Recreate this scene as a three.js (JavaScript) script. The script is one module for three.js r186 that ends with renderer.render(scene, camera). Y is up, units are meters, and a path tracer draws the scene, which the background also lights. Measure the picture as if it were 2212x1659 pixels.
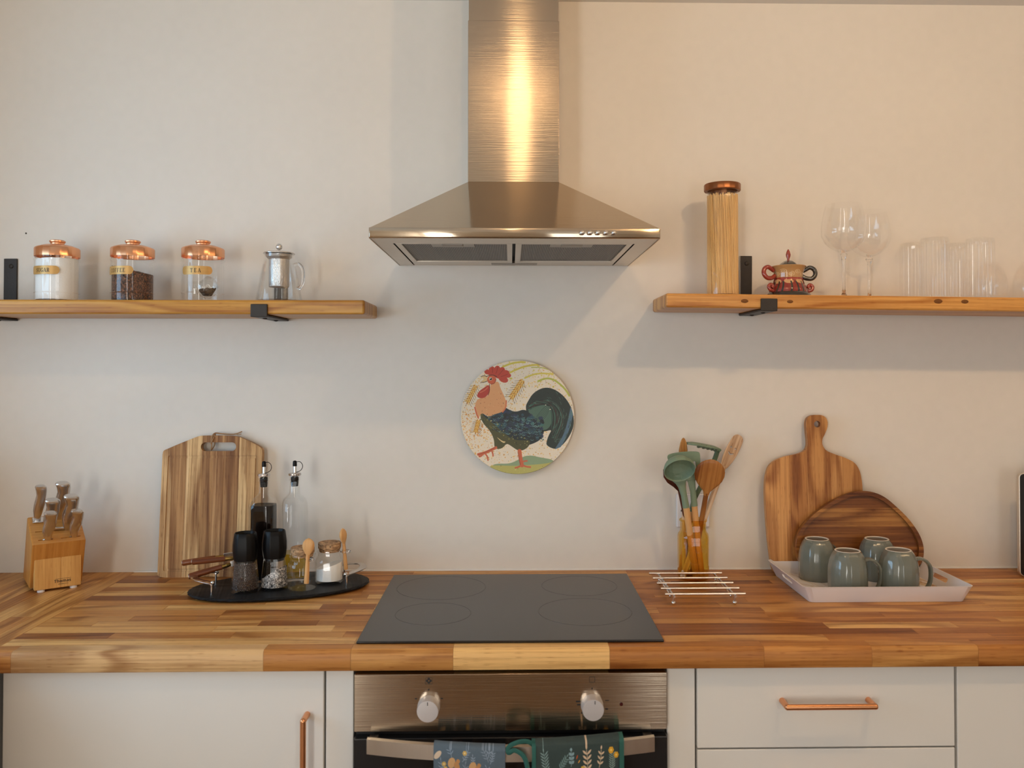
import * as THREE from 'three';
import { RoundedBoxGeometry } from 'three/addons/geometries/RoundedBoxGeometry.js';
import { mergeGeometries, toCreasedNormals } from 'three/addons/utils/BufferGeometryUtils.js';
import { RectAreaLightUniformsLib } from 'three/addons/lights/RectAreaLightUniformsLib.js';
import { FontLoader } from 'three/addons/loaders/FontLoader.js';
import { TextGeometry } from 'three/addons/geometries/TextGeometry.js';
import { Brush, Evaluator, SUBTRACTION } from 'three-bvh-csg';

// ───────────── camera, sky, lights, exposure ─────────────
// x to the right along the back wall, y up, z from the wall (z = 0) into the room; metres.
const scene = new THREE.Scene();
const FW = 2212, FH = 1659;
const camera = new THREE.PerspectiveCamera(49.52, FW / FH, 0.05, 60);
camera.position.set(0.0003, 1.4413, 2.1833);
camera.rotation.order = 'YXZ';
camera.rotation.set(0.01625, -0.01927, 0);
camera.setViewOffset(FW, FH, -32.15, 66.55, FW, FH);
camera.focus = 2.02;
camera.userData.fStop = 4.0;

scene.background = new THREE.Color(0.3, 0.34, 0.38);
const renderer = new THREE.WebGLRenderer({ antialias: true });
renderer.toneMapping = THREE.LinearToneMapping;
renderer.toneMappingExposure = 1.0;
renderer.shadowMap.enabled = true;
RectAreaLightUniformsLib.init();

const DAY = { left: [2.4, 3.95, 5.5], rear: [3.3, 3.25, 3.1], panel: [16.4, 16.1, 15.2] };   // radiance of the daylight in the three windows
const LAMP = { color: [1.0, 0.66, 0.35], power: 1.0 };                       // warm ceiling bulbs
const LAMPS = [[0.03, 1.2, 0.37], [0.86, 1.2, 0.92], [1.75, 1.2, 0.43]];   // x, z, strength

// ───────────── helpers ─────────────
function mulberry(a) { return () => { a |= 0; a = (a + 0x6d2b79f5) | 0; let t = Math.imul(a ^ (a >>> 15), 1 | a); t = (t + Math.imul(t ^ (t >>> 7), 61 | t)) ^ t; return ((t ^ (t >>> 14)) >>> 0) / 4294967296; }; }
const rnd = mulberry(20240611);
const rr = (a, b) => a + (b - a) * rnd();
const V = (x, y, z) => new THREE.Vector3(x, y, z);
const lerp = (a, b, t) => a + (b - a) * t, clamp = (x, a = 0, b = 1) => Math.min(b, Math.max(a, x));
const smooth = (a, b, x) => { const t = clamp((x - a) / (b - a)); return t * t * (3 - 2 * t); };
const taken = new Map();
function numbered(name) { const n = taken.get(name) ?? 0; taken.set(name, n + 1); return n ? `${name}_${String(n).padStart(3, '0')}` : name; }
function tag(o, label, category, group) { o.userData.label = label; o.userData.category = category; if (group) o.userData.group = group; return o; }
function mesh(name, geo, mat, parent) {
  const m = new THREE.Mesh(geo, mat); m.castShadow = m.receiveShadow = true;
  m.name = parent ? name : numbered(name); (parent ?? scene).add(m); return m;
}
function thing(name, label, category, pos = [0, 0, 0], turn = 0, group) {
  const o = new THREE.Group(); o.name = numbered(name); o.position.set(...pos); o.rotation.y = turn; scene.add(o); return tag(o, label, category, group);
}
function struct(name, geo, mat) { const m = mesh(name, geo, mat); m.userData.kind = 'structure'; return m; }
function stuff(o) { o.userData.kind = 'stuff'; return o; }
function copy(o, label, pos, turn = 0) { const c = o.clone(); c.name = numbered(o.name.replace(/_\d{3}$/, '')); c.userData = { ...o.userData, label }; c.position.set(...pos); c.rotation.y = turn; scene.add(c); return c; }
const merge = (l) => mergeGeometries(l.map((g) => { const n = g.index ? g.toNonIndexed() : g; if (!n.attributes.uv) n.setAttribute('uv', new THREE.BufferAttribute(new Float32Array(n.attributes.position.count * 2), 2)); for (const k of Object.keys(n.attributes)) if (!['position', 'normal', 'uv'].includes(k)) n.deleteAttribute(k); n.clearGroups?.(); return n; }));
const box = (w, h, d, x = 0, y = 0, z = 0) => new THREE.BoxGeometry(w, h, d).translate(x, y, z);
const boxMM = (x0, x1, y0, y1, z0, z1) => box(x1 - x0, y1 - y0, z1 - z0, (x0 + x1) / 2, (y0 + y1) / 2, (z0 + z1) / 2);
const rbox = (w, h, d, r, x = 0, y = 0, z = 0, s = 3) => new RoundedBoxGeometry(w, h, d, s, r).translate(x, y, z);
const rboxMM = (x0, x1, y0, y1, z0, z1, r = 0.002, s = 3) => rbox(x1 - x0, y1 - y0, z1 - z0, r, (x0 + x1) / 2, (y0 + y1) / 2, (z0 + z1) / 2, s);
const cyl = (r0, r1, h, n = 32, x = 0, y = 0, z = 0) => new THREE.CylinderGeometry(r1, r0, h, n).translate(x, y, z);
const ball = (r, x, y, z, n = 20) => new THREE.SphereGeometry(r, n, Math.ceil(n * 0.7)).translate(x, y, z);
const lathe = (p, n = 56, crease = 0.62) => toCreasedNormals(new THREE.LatheGeometry(p.map(([r, y]) => new THREE.Vector2(Math.max(r, 1e-5), y)), n), crease);
const tube = (pts, r, seg = 32, rad = 10, closed = false) => new THREE.TubeGeometry(new THREE.CatmullRomCurve3(pts.map((p) => (p.isVector3 ? p : V(...p))), closed), seg, r, rad, closed);
const rod = (a, b, r, n = 12) => { const A = V(...a), B = V(...b), d = B.clone().sub(A), g = new THREE.CylinderGeometry(r, r, d.length(), n); g.applyQuaternion(new THREE.Quaternion().setFromUnitVectors(V(0, 1, 0), d.clone().normalize())); return g.translate(...A.add(B).multiplyScalar(0.5).toArray()); };
// a skin over rings of points; uv in metres along and around
function skin(rings, caps = true, crease = 0.7) {
  const n = rings[0].length, pos = [], uv = [], idx = []; let along = 0;
  const cen = (r) => r.reduce((s, p) => s.add(p), V(0, 0, 0)).multiplyScalar(1 / r.length);
  rings.forEach((r, k) => {
    if (k) along += cen(r).distanceTo(cen(rings[k - 1]));
    let per = 0;
    for (let i = 0; i <= n; i++) { const p = r[i % n]; if (i) per += p.distanceTo(r[(i - 1) % n]); pos.push(p.x, p.y, p.z); uv.push(along / 1.2, per / 0.3); }
  });
  for (let k = 0; k + 1 < rings.length; k++) for (let i = 0; i < n; i++) { const a = k * (n + 1) + i, b = a + 1, c = a + n + 1, d = c + 1; idx.push(a, b, d, a, d, c); }
  if (caps) for (const [k, flip] of [[0, 1], [rings.length - 1, 0]]) {
    const c = cen(rings[k]), base = pos.length / 3; pos.push(c.x, c.y, c.z); uv.push(0.2, 0.1);
    for (let i = 0; i < n; i++) { const p = rings[k][i]; pos.push(p.x, p.y, p.z); uv.push(0.2 + (p.x - c.x) / 1.2, 0.1 + (p.y - c.y) / 0.3); }
    for (let i = 0; i < n; i++) { const a = base + 1 + i, b = base + 1 + ((i + 1) % n); flip ? idx.push(base, b, a) : idx.push(base, a, b); }
  }
  const g = new THREE.BufferGeometry();
  g.setAttribute('position', new THREE.Float32BufferAttribute(pos, 3)); g.setAttribute('uv', new THREE.Float32BufferAttribute(uv, 2)); g.setIndex(idx);
  return toCreasedNormals(g, crease);
}
const ringAt = (c, u, v, a, b, n = 24, e = 2) => Array.from({ length: n }, (_, i) => { const t = (i / n) * Math.PI * 2, co = Math.cos(t), si = Math.sin(t), s = e === 2 ? 1 : Math.pow(Math.pow(Math.abs(co), e) + Math.pow(Math.abs(si), e), -1 / e); return c.clone().addScaledVector(u, a * co * s).addScaledVector(v, b * si * s); });
// along y: [y, halfwidth x, halfthickness z, shift x, shift z]
const loftY = (l, n = 24, e = 2, crease = 0.9) => skin(l.map(([y, a, b, x = 0, z = 0]) => ringAt(V(x, y, z), V(0, 0, 1), V(1, 0, 0), b, a, n, e)), true, crease);
// wood uv: grain runs along one axis, in metres over a 1.2 x 0.3 tile
function grain(geo, axis = 'x', ou = 0, ov = 0) {
  const g = geo.index ? geo.toNonIndexed() : geo, p = g.attributes.position, uv = new Float32Array(p.count * 2), A = V(), B = V(), C = V(), N = V();
  for (let i = 0; i < p.count; i += 3) {
    A.fromBufferAttribute(p, i); B.fromBufferAttribute(p, i + 1); C.fromBufferAttribute(p, i + 2);
    N.copy(B).sub(A).cross(C.clone().sub(A)); const n = [Math.abs(N.x), Math.abs(N.y), Math.abs(N.z)], k = n.indexOf(Math.max(...n)), main = 'xyz'.indexOf(axis);
    const other = [0, 1, 2].filter((q) => q !== k); const al = k === main ? other[0] : main, ac = other.find((q) => q !== al);
    [A, B, C].forEach((P, j) => { const q = P.toArray(); uv[(i + j) * 2] = (k === main ? q[al] * 0.25 : q[al]) / 1.2 + ou; uv[(i + j) * 2 + 1] = q[ac] / 0.3 + ov; });
  }
  g.setAttribute('uv', new THREE.BufferAttribute(uv, 2)); return g;
}
// uv for brushed sheet metal: u up the sheet, v across
function sheet(geo) {
  const g = geo.index ? geo.toNonIndexed() : geo, p = g.attributes.position, uv = new Float32Array(p.count * 2), A = V(), B = V(), C = V(), N = V();
  for (let i = 0; i < p.count; i += 3) {
    A.fromBufferAttribute(p, i); B.fromBufferAttribute(p, i + 1); C.fromBufferAttribute(p, i + 2); N.copy(B).sub(A).cross(C.clone().sub(A)).normalize();
    [A, B, C].forEach((P, j) => { const flat = Math.abs(N.y) > 0.92, side = Math.abs(N.x) > 0.75; uv[(i + j) * 2] = (flat ? P.z : P.y) * 2; uv[(i + j) * 2 + 1] = (side ? P.z : P.x) * 2; });
  }
  g.setAttribute('uv', new THREE.BufferAttribute(uv, 2)); return g;
}
function orient(o, A, B, facing = V(0, 0, 1)) {
  const y = B.clone().sub(A).normalize(), z = facing.clone().addScaledVector(y, -facing.dot(y)).normalize(), x = y.clone().cross(z);
  o.quaternion.setFromRotationMatrix(new THREE.Matrix4().makeBasis(x, y, z)); o.position.copy(A); return o;
}
const shapeOf = (pts) => new THREE.Shape(pts.map(([x, y]) => new THREE.Vector2(x, y)));
function clip(poly, ax, lo, hi) {
  const half = (P, keep, at) => { const out = []; P.forEach((p, i) => { const q = P[(i + 1) % P.length], a = keep(p), b = keep(q); if (a) out.push(p); if (a !== b) { const t = (at - p[ax]) / (q[ax] - p[ax]); out.push([lerp(p[0], q[0], t), lerp(p[1], q[1], t)]); } }); return out; };
  return half(half(poly, (p) => p[ax] >= lo, lo), (p) => p[ax] <= hi, hi);
}
const prism = (pts, z0, z1, bevel = 0, seg = 1) => new THREE.ExtrudeGeometry(shapeOf(pts), { depth: z1 - z0 - 2 * bevel, bevelEnabled: bevel > 0, bevelSize: bevel, bevelOffset: -bevel, bevelThickness: bevel, bevelSegments: seg, curveSegments: 24 }).translate(0, 0, z0 + bevel);
const evaluator = new Evaluator(); evaluator.useGroups = false; evaluator.attributes = ['position', 'normal', 'uv'];
function minus(g, ...cuts) { let a = new Brush(g); a.updateMatrixWorld(); for (const c of cuts) { const b = new Brush(c); b.updateMatrixWorld(); a = evaluator.evaluate(a, b, SUBTRACTION); } return a.geometry; }
const spline = (pts, n = 80, closed = true) => new THREE.CatmullRomCurve3(pts.map(([x, y]) => V(x, y, 0)), closed, 'centripetal').getPoints(n).slice(0, closed ? -1 : undefined).map((p) => [p.x, p.y]);
const rrect = (x0, x1, y0, y1, r, n = 6) => { const o = []; for (const [cx, cy, a] of [[x1 - r, y1 - r, 0], [x0 + r, y1 - r, 90], [x0 + r, y0 + r, 180], [x1 - r, y0 + r, 270]]) for (let i = 0; i <= n; i++) { const t = ((a + (i / n) * 90) * Math.PI) / 180; o.push([cx + r * Math.cos(t), cy + r * Math.sin(t)]); } return o; };

// ───────────── textures ─────────────
function noiseOf(seed) {
  const r = mulberry(seed), T = Float32Array.from({ length: 65536 }, () => r());
  const at = (x, y) => T[(((x * 157) & 255) ^ ((y * 57 + (x >> 3)) & 255)) * 256 + ((x * 73 + y * 191) & 255)];
  return (x, y, px, py) => { const ix = Math.floor(x), iy = Math.floor(y), fx = x - ix, fy = y - iy, sx = fx * fx * (3 - 2 * fx), sy = fy * fy * (3 - 2 * fy), m = (a, n) => ((a % n) + n) % n, x0 = m(ix, px), x1 = m(ix + 1, px), y0 = m(iy, py), y1 = m(iy + 1, py); return lerp(lerp(at(x0, y0), at(x1, y0), sx), lerp(at(x0, y1), at(x1, y1), sx), sy); };
}
function dataTex(w, h, fn, srgb = true) {
  const d = new Uint8Array(w * h * 4), c = [0, 0, 0];
  for (let y = 0; y < h; y++) for (let x = 0; x < w; x++) { fn(x / w, y / h, c); const o = (y * w + x) * 4; for (let k = 0; k < 3; k++) d[o + k] = clamp(c[k]) * 255; d[o + 3] = 255; }
  const t = new THREE.DataTexture(d, w, h); t.wrapS = t.wrapT = THREE.RepeatWrapping; t.magFilter = THREE.LinearFilter; t.minFilter = THREE.LinearMipmapLinearFilter; t.generateMipmaps = true; t.anisotropy = 8; if (srgb) t.colorSpace = THREE.SRGBColorSpace; t.needsUpdate = true; return t;
}
// tile of 1.2 m along the grain by 0.3 m across
function woodTex(seed, { bands = 7, band = 0.5, streak = 0.35, pores = 0.35, warp = 1, low = [0.72, 0.6, 0.48], high = [1, 1, 1] }) {
  const n = noiseOf(seed);
  return dataTex(1024, 512, (u, v, c) => {
    const w = (n(u * 4, v * 4, 4, 4) - 0.5) * 1.6 * warp + (n(u * 10 + 3, v * 9, 10, 9) - 0.5) * 0.35 * warp;
    const ringPhase = v * bands + w, ring = Math.pow(0.5 + 0.5 * Math.sin(ringPhase * Math.PI * 2 + Math.sin(ringPhase * 5)), 1.6);
    const s1 = n(u * 8, v * 90, 8, 90), s2 = n(u * 22, v * 210, 22, 210), po = n(u * 60, v * 240, 60, 240), blot = n(u * 5, v * 6, 5, 6);
    let t = band * (ring - 0.4) + streak * (s1 - 0.5) + 0.2 * (s2 - 0.5) + 0.25 * (blot - 0.5);
    t = 0.3 + t + (po > 0.74 ? (po - 0.74) * 3 * pores : 0); t = clamp(t);
    for (let k = 0; k < 3; k++) c[k] = lerp(high[k], low[k], t);
  });
}
const rep0 = (t, x, y) => { const c = t.clone(); c.repeat.set(x, y); c.needsUpdate = true; return c; };
const TEX = {
  oak: woodTex(11, { bands: 5, band: 0.35, streak: 0.5, pores: 0.5, low: [0.66, 0.55, 0.46] }),
  oak2: woodTex(23, { bands: 3, band: 0.55, streak: 0.4, pores: 0.4, warp: 1.5, low: [0.62, 0.5, 0.4] }),
  pine: woodTex(31, { bands: 6, band: 0.5, streak: 0.45, pores: 0.35, warp: 1.2, low: [0.72, 0.58, 0.42] }),
  acacia: woodTex(47, { bands: 4, band: 0.42, streak: 0.6, pores: 0.35, warp: 1.2, low: [0.52, 0.4, 0.3] }),
  beech: woodTex(59, { bands: 4, band: 0.22, streak: 0.35, pores: 0.3, low: [0.8, 0.7, 0.6] }),
};
const nz = noiseOf(77);
TEX.plaster = dataTex(512, 512, (u, v, c) => { const a = 0.5 + 0.35 * (nz(u * 70, v * 70, 70, 70) - 0.5) + 0.35 * (nz(u * 24, v * 30, 24, 30) - 0.5) + 0.5 * (nz(u * 6, v * 5, 6, 5) - 0.5); c[0] = c[1] = c[2] = a; }, false);
TEX.wallTint = dataTex(512, 512, (u, v, c) => { const a = 0.98 + 0.012 * nz(u * 5, v * 6, 5, 6) + 0.01 * (nz(u * 60, v * 60, 60, 60) - 0.5); c[0] = a; c[1] = a * 0.997; c[2] = a * 0.992; });
TEX.brush = dataTex(512, 512, (u, v, c) => { const a = 0.5 + 0.5 * (nz(u * 250, v * 9, 250, 9) - 0.5) + 0.2 * (nz(u * 120, v * 4, 120, 4) - 0.5); c[0] = c[2] = a; c[1] = clamp(0.82 + 0.22 * (nz(u * 3, v * 4, 3, 4) - 0.5) + 0.22 * (a - 0.5)); }, false);
TEX.brushFine = rep0(TEX.brush, 2, 1);
TEX.speck = dataTex(256, 256, (u, v, c) => { const a = nz(u * 90, v * 90, 90, 90), b = nz(u * 40, v * 40, 40, 40); const t = 0.45 + 0.75 * (a - 0.5) + 0.5 * (b - 0.5); c[0] = c[1] = c[2] = clamp(t + 0.15); });
TEX.grit = dataTex(256, 256, (u, v, c) => { c[0] = c[1] = c[2] = nz(u * 80, v * 80, 80, 80) * 0.6 + nz(u * 30, v * 30, 30, 30) * 0.4; }, false);
TEX.cork = dataTex(256, 256, (u, v, c) => { const a = nz(u * 50, v * 50, 50, 50), b = nz(u * 18, v * 18, 18, 18), k = a > 0.78 ? 0.55 : 1; c[0] = (0.8 + 0.3 * (b - 0.5)) * k; c[1] = (0.8 + 0.34 * (b - 0.5)) * k; c[2] = (0.78 + 0.36 * (b - 0.5)) * k; });
function paint(w, h, draw) { const cv = document.createElement('canvas'); cv.width = w; cv.height = h; draw(cv.getContext('2d'), w, h); const t = new THREE.CanvasTexture(cv); t.colorSpace = THREE.SRGBColorSpace; t.magFilter = THREE.LinearFilter; t.anisotropy = 8; return t; }

// ───────────── materials ─────────────
const lin = (r, g, b) => new THREE.Color().setRGB(r, g, b);
const std = (o) => new THREE.MeshStandardMaterial(o), phys = (o) => new THREE.MeshPhysicalMaterial(o);
const rep = (t, x, y = x) => { const c = t.clone(); c.repeat.set(x, y); c.needsUpdate = true; return c; };
const wood = (r, g, b, map = TEX.oak, rough = 0.45, coat = 0) => phys({ color: lin(r * 1.04, g * 0.98, b * 0.76), specularIntensity: 0.5, map, roughness: rough, clearcoat: coat, clearcoatRoughness: 0.25, bumpMap: map, bumpScale: -0.0002 });
const steel = (col = [0.6, 0.5, 0.385], rough = 0.17, an = 0.95, tex = true) => phys({ color: lin(...col), metalness: 1, roughness: rough, roughnessMap: tex ? TEX.brush : null, anisotropy: an, bumpMap: tex ? TEX.brushFine : null, bumpScale: 0.0002 });
const pane = (r = 0.97, g = 0.975, b = 0.97, rough = 0.02) => phys({ color: lin(r, g, b), transmission: 1, thickness: 0, roughness: rough, ior: 1.5 });
const M = {
  wall: std({ color: lin(0.78, 0.735, 0.67), map: TEX.wallTint, roughness: 0.75, bumpMap: TEX.plaster, bumpScale: 0.0003 }),
  ceiling: std({ color: lin(0.8, 0.77, 0.72), roughness: 0.9 }),
  floor: wood(0.2, 0.12, 0.07, TEX.oak2, 0.5),
  caulk: std({ color: lin(0.8, 0.78, 0.74), roughness: 0.4 }),
  cabinet: phys({ color: lin(0.76, 0.725, 0.67), roughness: 0.42 }),
  carcass: std({ color: lin(0.6, 0.56, 0.5), roughness: 0.6 }),
  dark: std({ color: lin(0.008, 0.007, 0.007), roughness: 0.6 }),
  steel: steel(), steelFlat: steel([0.66, 0.59, 0.51], 0.42, 0.3), steelDark: steel([0.32, 0.28, 0.24], 0.45, 0),
  chrome: phys({ color: lin(0.75, 0.73, 0.71), metalness: 1, roughness: 0.12 }),
  satin: phys({ color: lin(0.68, 0.64, 0.61), metalness: 1, roughness: 0.24 }),
  knobSilver: phys({ color: lin(0.62, 0.58, 0.57), metalness: 0.55, roughness: 0.38 }),
  copper: phys({ color: lin(0.78, 0.36, 0.17), metalness: 1, roughness: 0.3 }),
  copperLid: phys({ color: lin(0.86, 0.42, 0.22), metalness: 1, roughness: 0.27 }),
  bronze: phys({ color: lin(0.3, 0.12, 0.05), metalness: 0.85, roughness: 0.36 }),
  iron: phys({ color: lin(0.03, 0.023, 0.018), metalness: 0.3, roughness: 0.45, bumpMap: TEX.grit, bumpScale: 0.0002 }),
  blackGlass: phys({ color: lin(0.012, 0.011, 0.011), roughness: 0.16, specularIntensity: 1 }),
  hobMark: phys({ color: lin(0.035, 0.032, 0.03), roughness: 0.22 }),
  blackPlastic: phys({ color: lin(0.004, 0.0036, 0.0036), roughness: 0.4, specularIntensity: 0.4 }),
  glass: pane(0.985, 0.988, 0.985), glassThin: pane(0.995, 0.995, 0.995), amber: pane(0.94, 0.74, 0.27),
  glassSolid: phys({ color: lin(1, 1, 1), transmission: 1, thickness: 0.01, roughness: 0.01, ior: 1.5 }),
  oil: phys({ color: lin(0.78, 0.62, 0.06), transmission: 0.85, thickness: 0, roughness: 0.05 }),
  vinegar: phys({ color: lin(0.006, 0.003, 0.002), roughness: 0.2, specularIntensity: 0.05 }),
  sugar: std({ color: lin(0.88, 0.86, 0.82), roughness: 0.9, bumpMap: rep(TEX.grit, 3), bumpScale: 0.0004 }),
  coffee: std({ color: lin(0.3, 0.12, 0.05), map: rep(TEX.speck, 3, 2), roughness: 0.75, bumpMap: rep(TEX.grit, 3, 2), bumpScale: 0.001 }),
  pepper: std({ color: lin(0.05, 0.03, 0.022), roughness: 0.45 }),
  salt: std({ color: lin(0.85, 0.79, 0.73), map: rep(TEX.speck, 2), roughness: 0.7, bumpMap: rep(TEX.grit, 4), bumpScale: 0.0008 }),
  tea: std({ color: lin(0.2, 0.12, 0.07), map: rep(TEX.speck, 2), roughness: 0.9 }),
  pasta: phys({ color: lin(0.78, 0.5, 0.2), roughness: 0.45 }),
  cork: std({ color: lin(0.72, 0.42, 0.22), map: TEX.cork, roughness: 0.85 }),
  white: phys({ color: lin(0.8, 0.77, 0.76), roughness: 0.25 }),
  melamine: phys({ color: lin(0.8, 0.75, 0.74), roughness: 0.28 }),
  red: phys({ color: lin(0.3, 0.015, 0.01), roughness: 0.3 }),
  sage: phys({ color: lin(0.19, 0.26, 0.17), roughness: 0.55 }),
  sageDark: phys({ color: lin(0.1, 0.15, 0.075), roughness: 0.55 }),
  mug: phys({ color: lin(0.15, 0.163, 0.135), roughness: 0.2, clearcoat: 0.8, clearcoatRoughness: 0.06 }),
  mugBase: phys({ color: lin(0.7, 0.62, 0.52), roughness: 0.6 }),
  mugPit: phys({ color: lin(0.1, 0.105, 0.09), roughness: 0.3 }),
  slate: phys({ color: lin(0.011, 0.011, 0.012), roughness: 0.5, specularIntensity: 0.45, bumpMap: rep(TEX.plaster, 4), bumpScale: 0.002 }),
  twine: std({ color: lin(0.34, 0.2, 0.1), roughness: 0.95 }),
  beech: wood(0.72, 0.42, 0.17, TEX.beech, 0.42, 0.15), beechDark: wood(0.6, 0.29, 0.085, TEX.beech, 0.42, 0.15),
  utensil: wood(0.72, 0.45, 0.25, TEX.beech, 0.5), pale: wood(0.72, 0.56, 0.48, TEX.oak, 0.55), spoonPale: wood(0.55, 0.32, 0.14, TEX.oak, 0.5), olive: wood(0.4, 0.18, 0.06, TEX.oak2, 0.4, 0.2),
  walnut: wood(0.19, 0.055, 0.02, TEX.oak2, 0.35, 0.3), mahogany: wood(0.1, 0.025, 0.012, TEX.oak, 0.4),
  glazeBlack: phys({ color: lin(0.022, 0.018, 0.014), roughness: 0.25, clearcoat: 1, clearcoatRoughness: 0.05 }),
  glazeRed: phys({ color: lin(0.3, 0.035, 0.02), roughness: 0.22, clearcoat: 1, clearcoatRoughness: 0.05 }),
};
M.glassThin.ior = 1.45;
function metre(geo, s = 1) {
  const g = geo.index ? geo.toNonIndexed() : geo, p = g.attributes.position, uv = new Float32Array(p.count * 2), A = V(), B = V(), C = V(), N = V();
  for (let i = 0; i < p.count; i += 3) {
    A.fromBufferAttribute(p, i); B.fromBufferAttribute(p, i + 1); C.fromBufferAttribute(p, i + 2); N.copy(B).sub(A).cross(C.clone().sub(A));
    const n = [Math.abs(N.x), Math.abs(N.y), Math.abs(N.z)], k = n.indexOf(Math.max(...n)), [a, b] = k === 0 ? [2, 1] : k === 1 ? [0, 2] : [0, 1];
    [A, B, C].forEach((P, j) => { const q = P.toArray(); uv[(i + j) * 2] = q[a] / s; uv[(i + j) * 2 + 1] = q[b] / s; });
  }
  g.setAttribute('uv', new THREE.BufferAttribute(uv, 2)); return g;
}

// ───────────── the room ─────────────
const XL = -1.58, XR = 2.5, ZF = 4.3, CEIL = 2.406, WT = 0.91;
struct('wall_back', metre(boxMM(-1.85, 2.7, 0, 2.6, -0.2, 0)), M.wall);
struct('wall_right', metre(boxMM(XR, XR + 0.2, 0, 2.6, 0, ZF + 0.2)), M.wall);
struct('ceiling', metre(boxMM(-1.85, 2.7, CEIL, 2.6, 0, ZF + 0.2)), M.ceiling);
struct('floor', grain(boxMM(-1.85, 2.7, -0.1, 0, 0, ZF + 0.2), 'z'), M.floor);
const PANEL = [-1.52, -1.0, 0.12, 2.05];          // x and y of the narrow glazed door at the other end of that wall
function wallWithHole(name, u0, u1, holes, place) {
  const s = shapeOf([[u0, 0], [u1, 0], [u1, 2.6], [u0, 2.6]]);
  for (const [a, b, c, d] of holes) s.holes.push(new THREE.Path([[a, c], [b, c], [b, d], [a, d]].map((p) => new THREE.Vector2(...p))));
  const g = new THREE.ExtrudeGeometry(s, { depth: 0.25, bevelEnabled: false }); place(g); return struct(name, metre(g), M.wall);
}
const WIN = [0.5, 1.75, 1.0, 2.05];             // z and y of the window over the left worktop
const DOOR = [0.72, 1.82, 0.12, 2.05];            // x and y of the glazed garden door behind the photographer
wallWithHole('wall_left', -ZF - 0.2, 0, [[-WIN[1], -WIN[0], WIN[2], WIN[3]]], (g) => g.rotateY(Math.PI / 2).translate(XL - 0.25, 0, 0));
wallWithHole('wall_front', XL, XR, [DOOR, PANEL], (g) => g.translate(0, 0, ZF));
function windowFrame(name, w, h, cols, rows, place) {
  const g = new THREE.Group(); g.name = numbered(name); g.userData.kind = 'structure';
  const fr = []; const t = 0.055, m = 0.028;
  for (const s of [-1, 1]) { fr.push(box(t, h, 0.06, s * (w / 2 - t / 2), 0, 0)); fr.push(box(w - 2 * t, t, 0.06, 0, s * (h / 2 - t / 2), 0)); }
  mesh('window_frame', merge(fr), M.white, g);
  for (let i = 1; i < cols; i++) mesh('mullion', box(m, h - 2 * t, 0.04, -w / 2 + (w * i) / cols, 0, 0), M.white, g);
  for (let j = 1; j < rows; j++) mesh('transom', box(w - 2 * t, m, 0.036, 0, -h / 2 + (h * j) / rows, 0), M.white, g);
  mesh('glass', box(w - 2 * t, h - 2 * t, 0.004, 0, 0, -0.026), M.glassThin, g);
  place(g); scene.add(g);
}
windowFrame('window_1', WIN[1] - WIN[0], WIN[3] - WIN[2], 2, 2, (g) => { g.position.set(XL - 0.12, (WIN[2] + WIN[3]) / 2, (WIN[0] + WIN[1]) / 2); g.rotation.y = Math.PI / 2; });
windowFrame('window_2', DOOR[1] - DOOR[0], DOOR[3] - DOOR[2], 2, 4, (g) => { g.position.set((DOOR[0] + DOOR[1]) / 2, (DOOR[2] + DOOR[3]) / 2, ZF + 0.12); g.rotation.y = Math.PI; });
windowFrame('window_3', PANEL[1] - PANEL[0], PANEL[3] - PANEL[2], 1, 4, (g) => { g.position.set((PANEL[0] + PANEL[1]) / 2, (PANEL[2] + PANEL[3]) / 2, ZF + 0.12); g.rotation.y = Math.PI; });
function daylight(w, h, pos, to, L) { const k = Math.max(...L), l = new THREE.RectAreaLight(lin(...L.map((c) => c / k)), k, w, h); l.name = 'window_daylight'; l.position.set(...pos); l.lookAt(...to); scene.add(l); }
daylight(WIN[1] - WIN[0] - 0.12, WIN[3] - WIN[2] - 0.12, [XL - 0.165, (WIN[2] + WIN[3]) / 2, (WIN[0] + WIN[1]) / 2], [0, (WIN[2] + WIN[3]) / 2, (WIN[0] + WIN[1]) / 2], DAY.left);
daylight(DOOR[1] - DOOR[0] - 0.12, DOOR[3] - DOOR[2] - 0.12, [(DOOR[0] + DOOR[1]) / 2, (DOOR[2] + DOOR[3]) / 2, ZF + 0.165], [(DOOR[0] + DOOR[1]) / 2, (DOOR[2] + DOOR[3]) / 2, 0], DAY.rear);
daylight(PANEL[1] - PANEL[0] - 0.1, PANEL[3] - PANEL[2] - 0.12, [(PANEL[0] + PANEL[1]) / 2, (PANEL[2] + PANEL[3]) / 2, ZF + 0.165], [(PANEL[0] + PANEL[1]) / 2, (PANEL[2] + PANEL[3]) / 2, 0], DAY.panel);
struct('trim_1', rboxMM(-0.975, XR, WT - 0.001, WT + 0.004, 0, 0.0045, 0.0018, 2), M.caulk);

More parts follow.
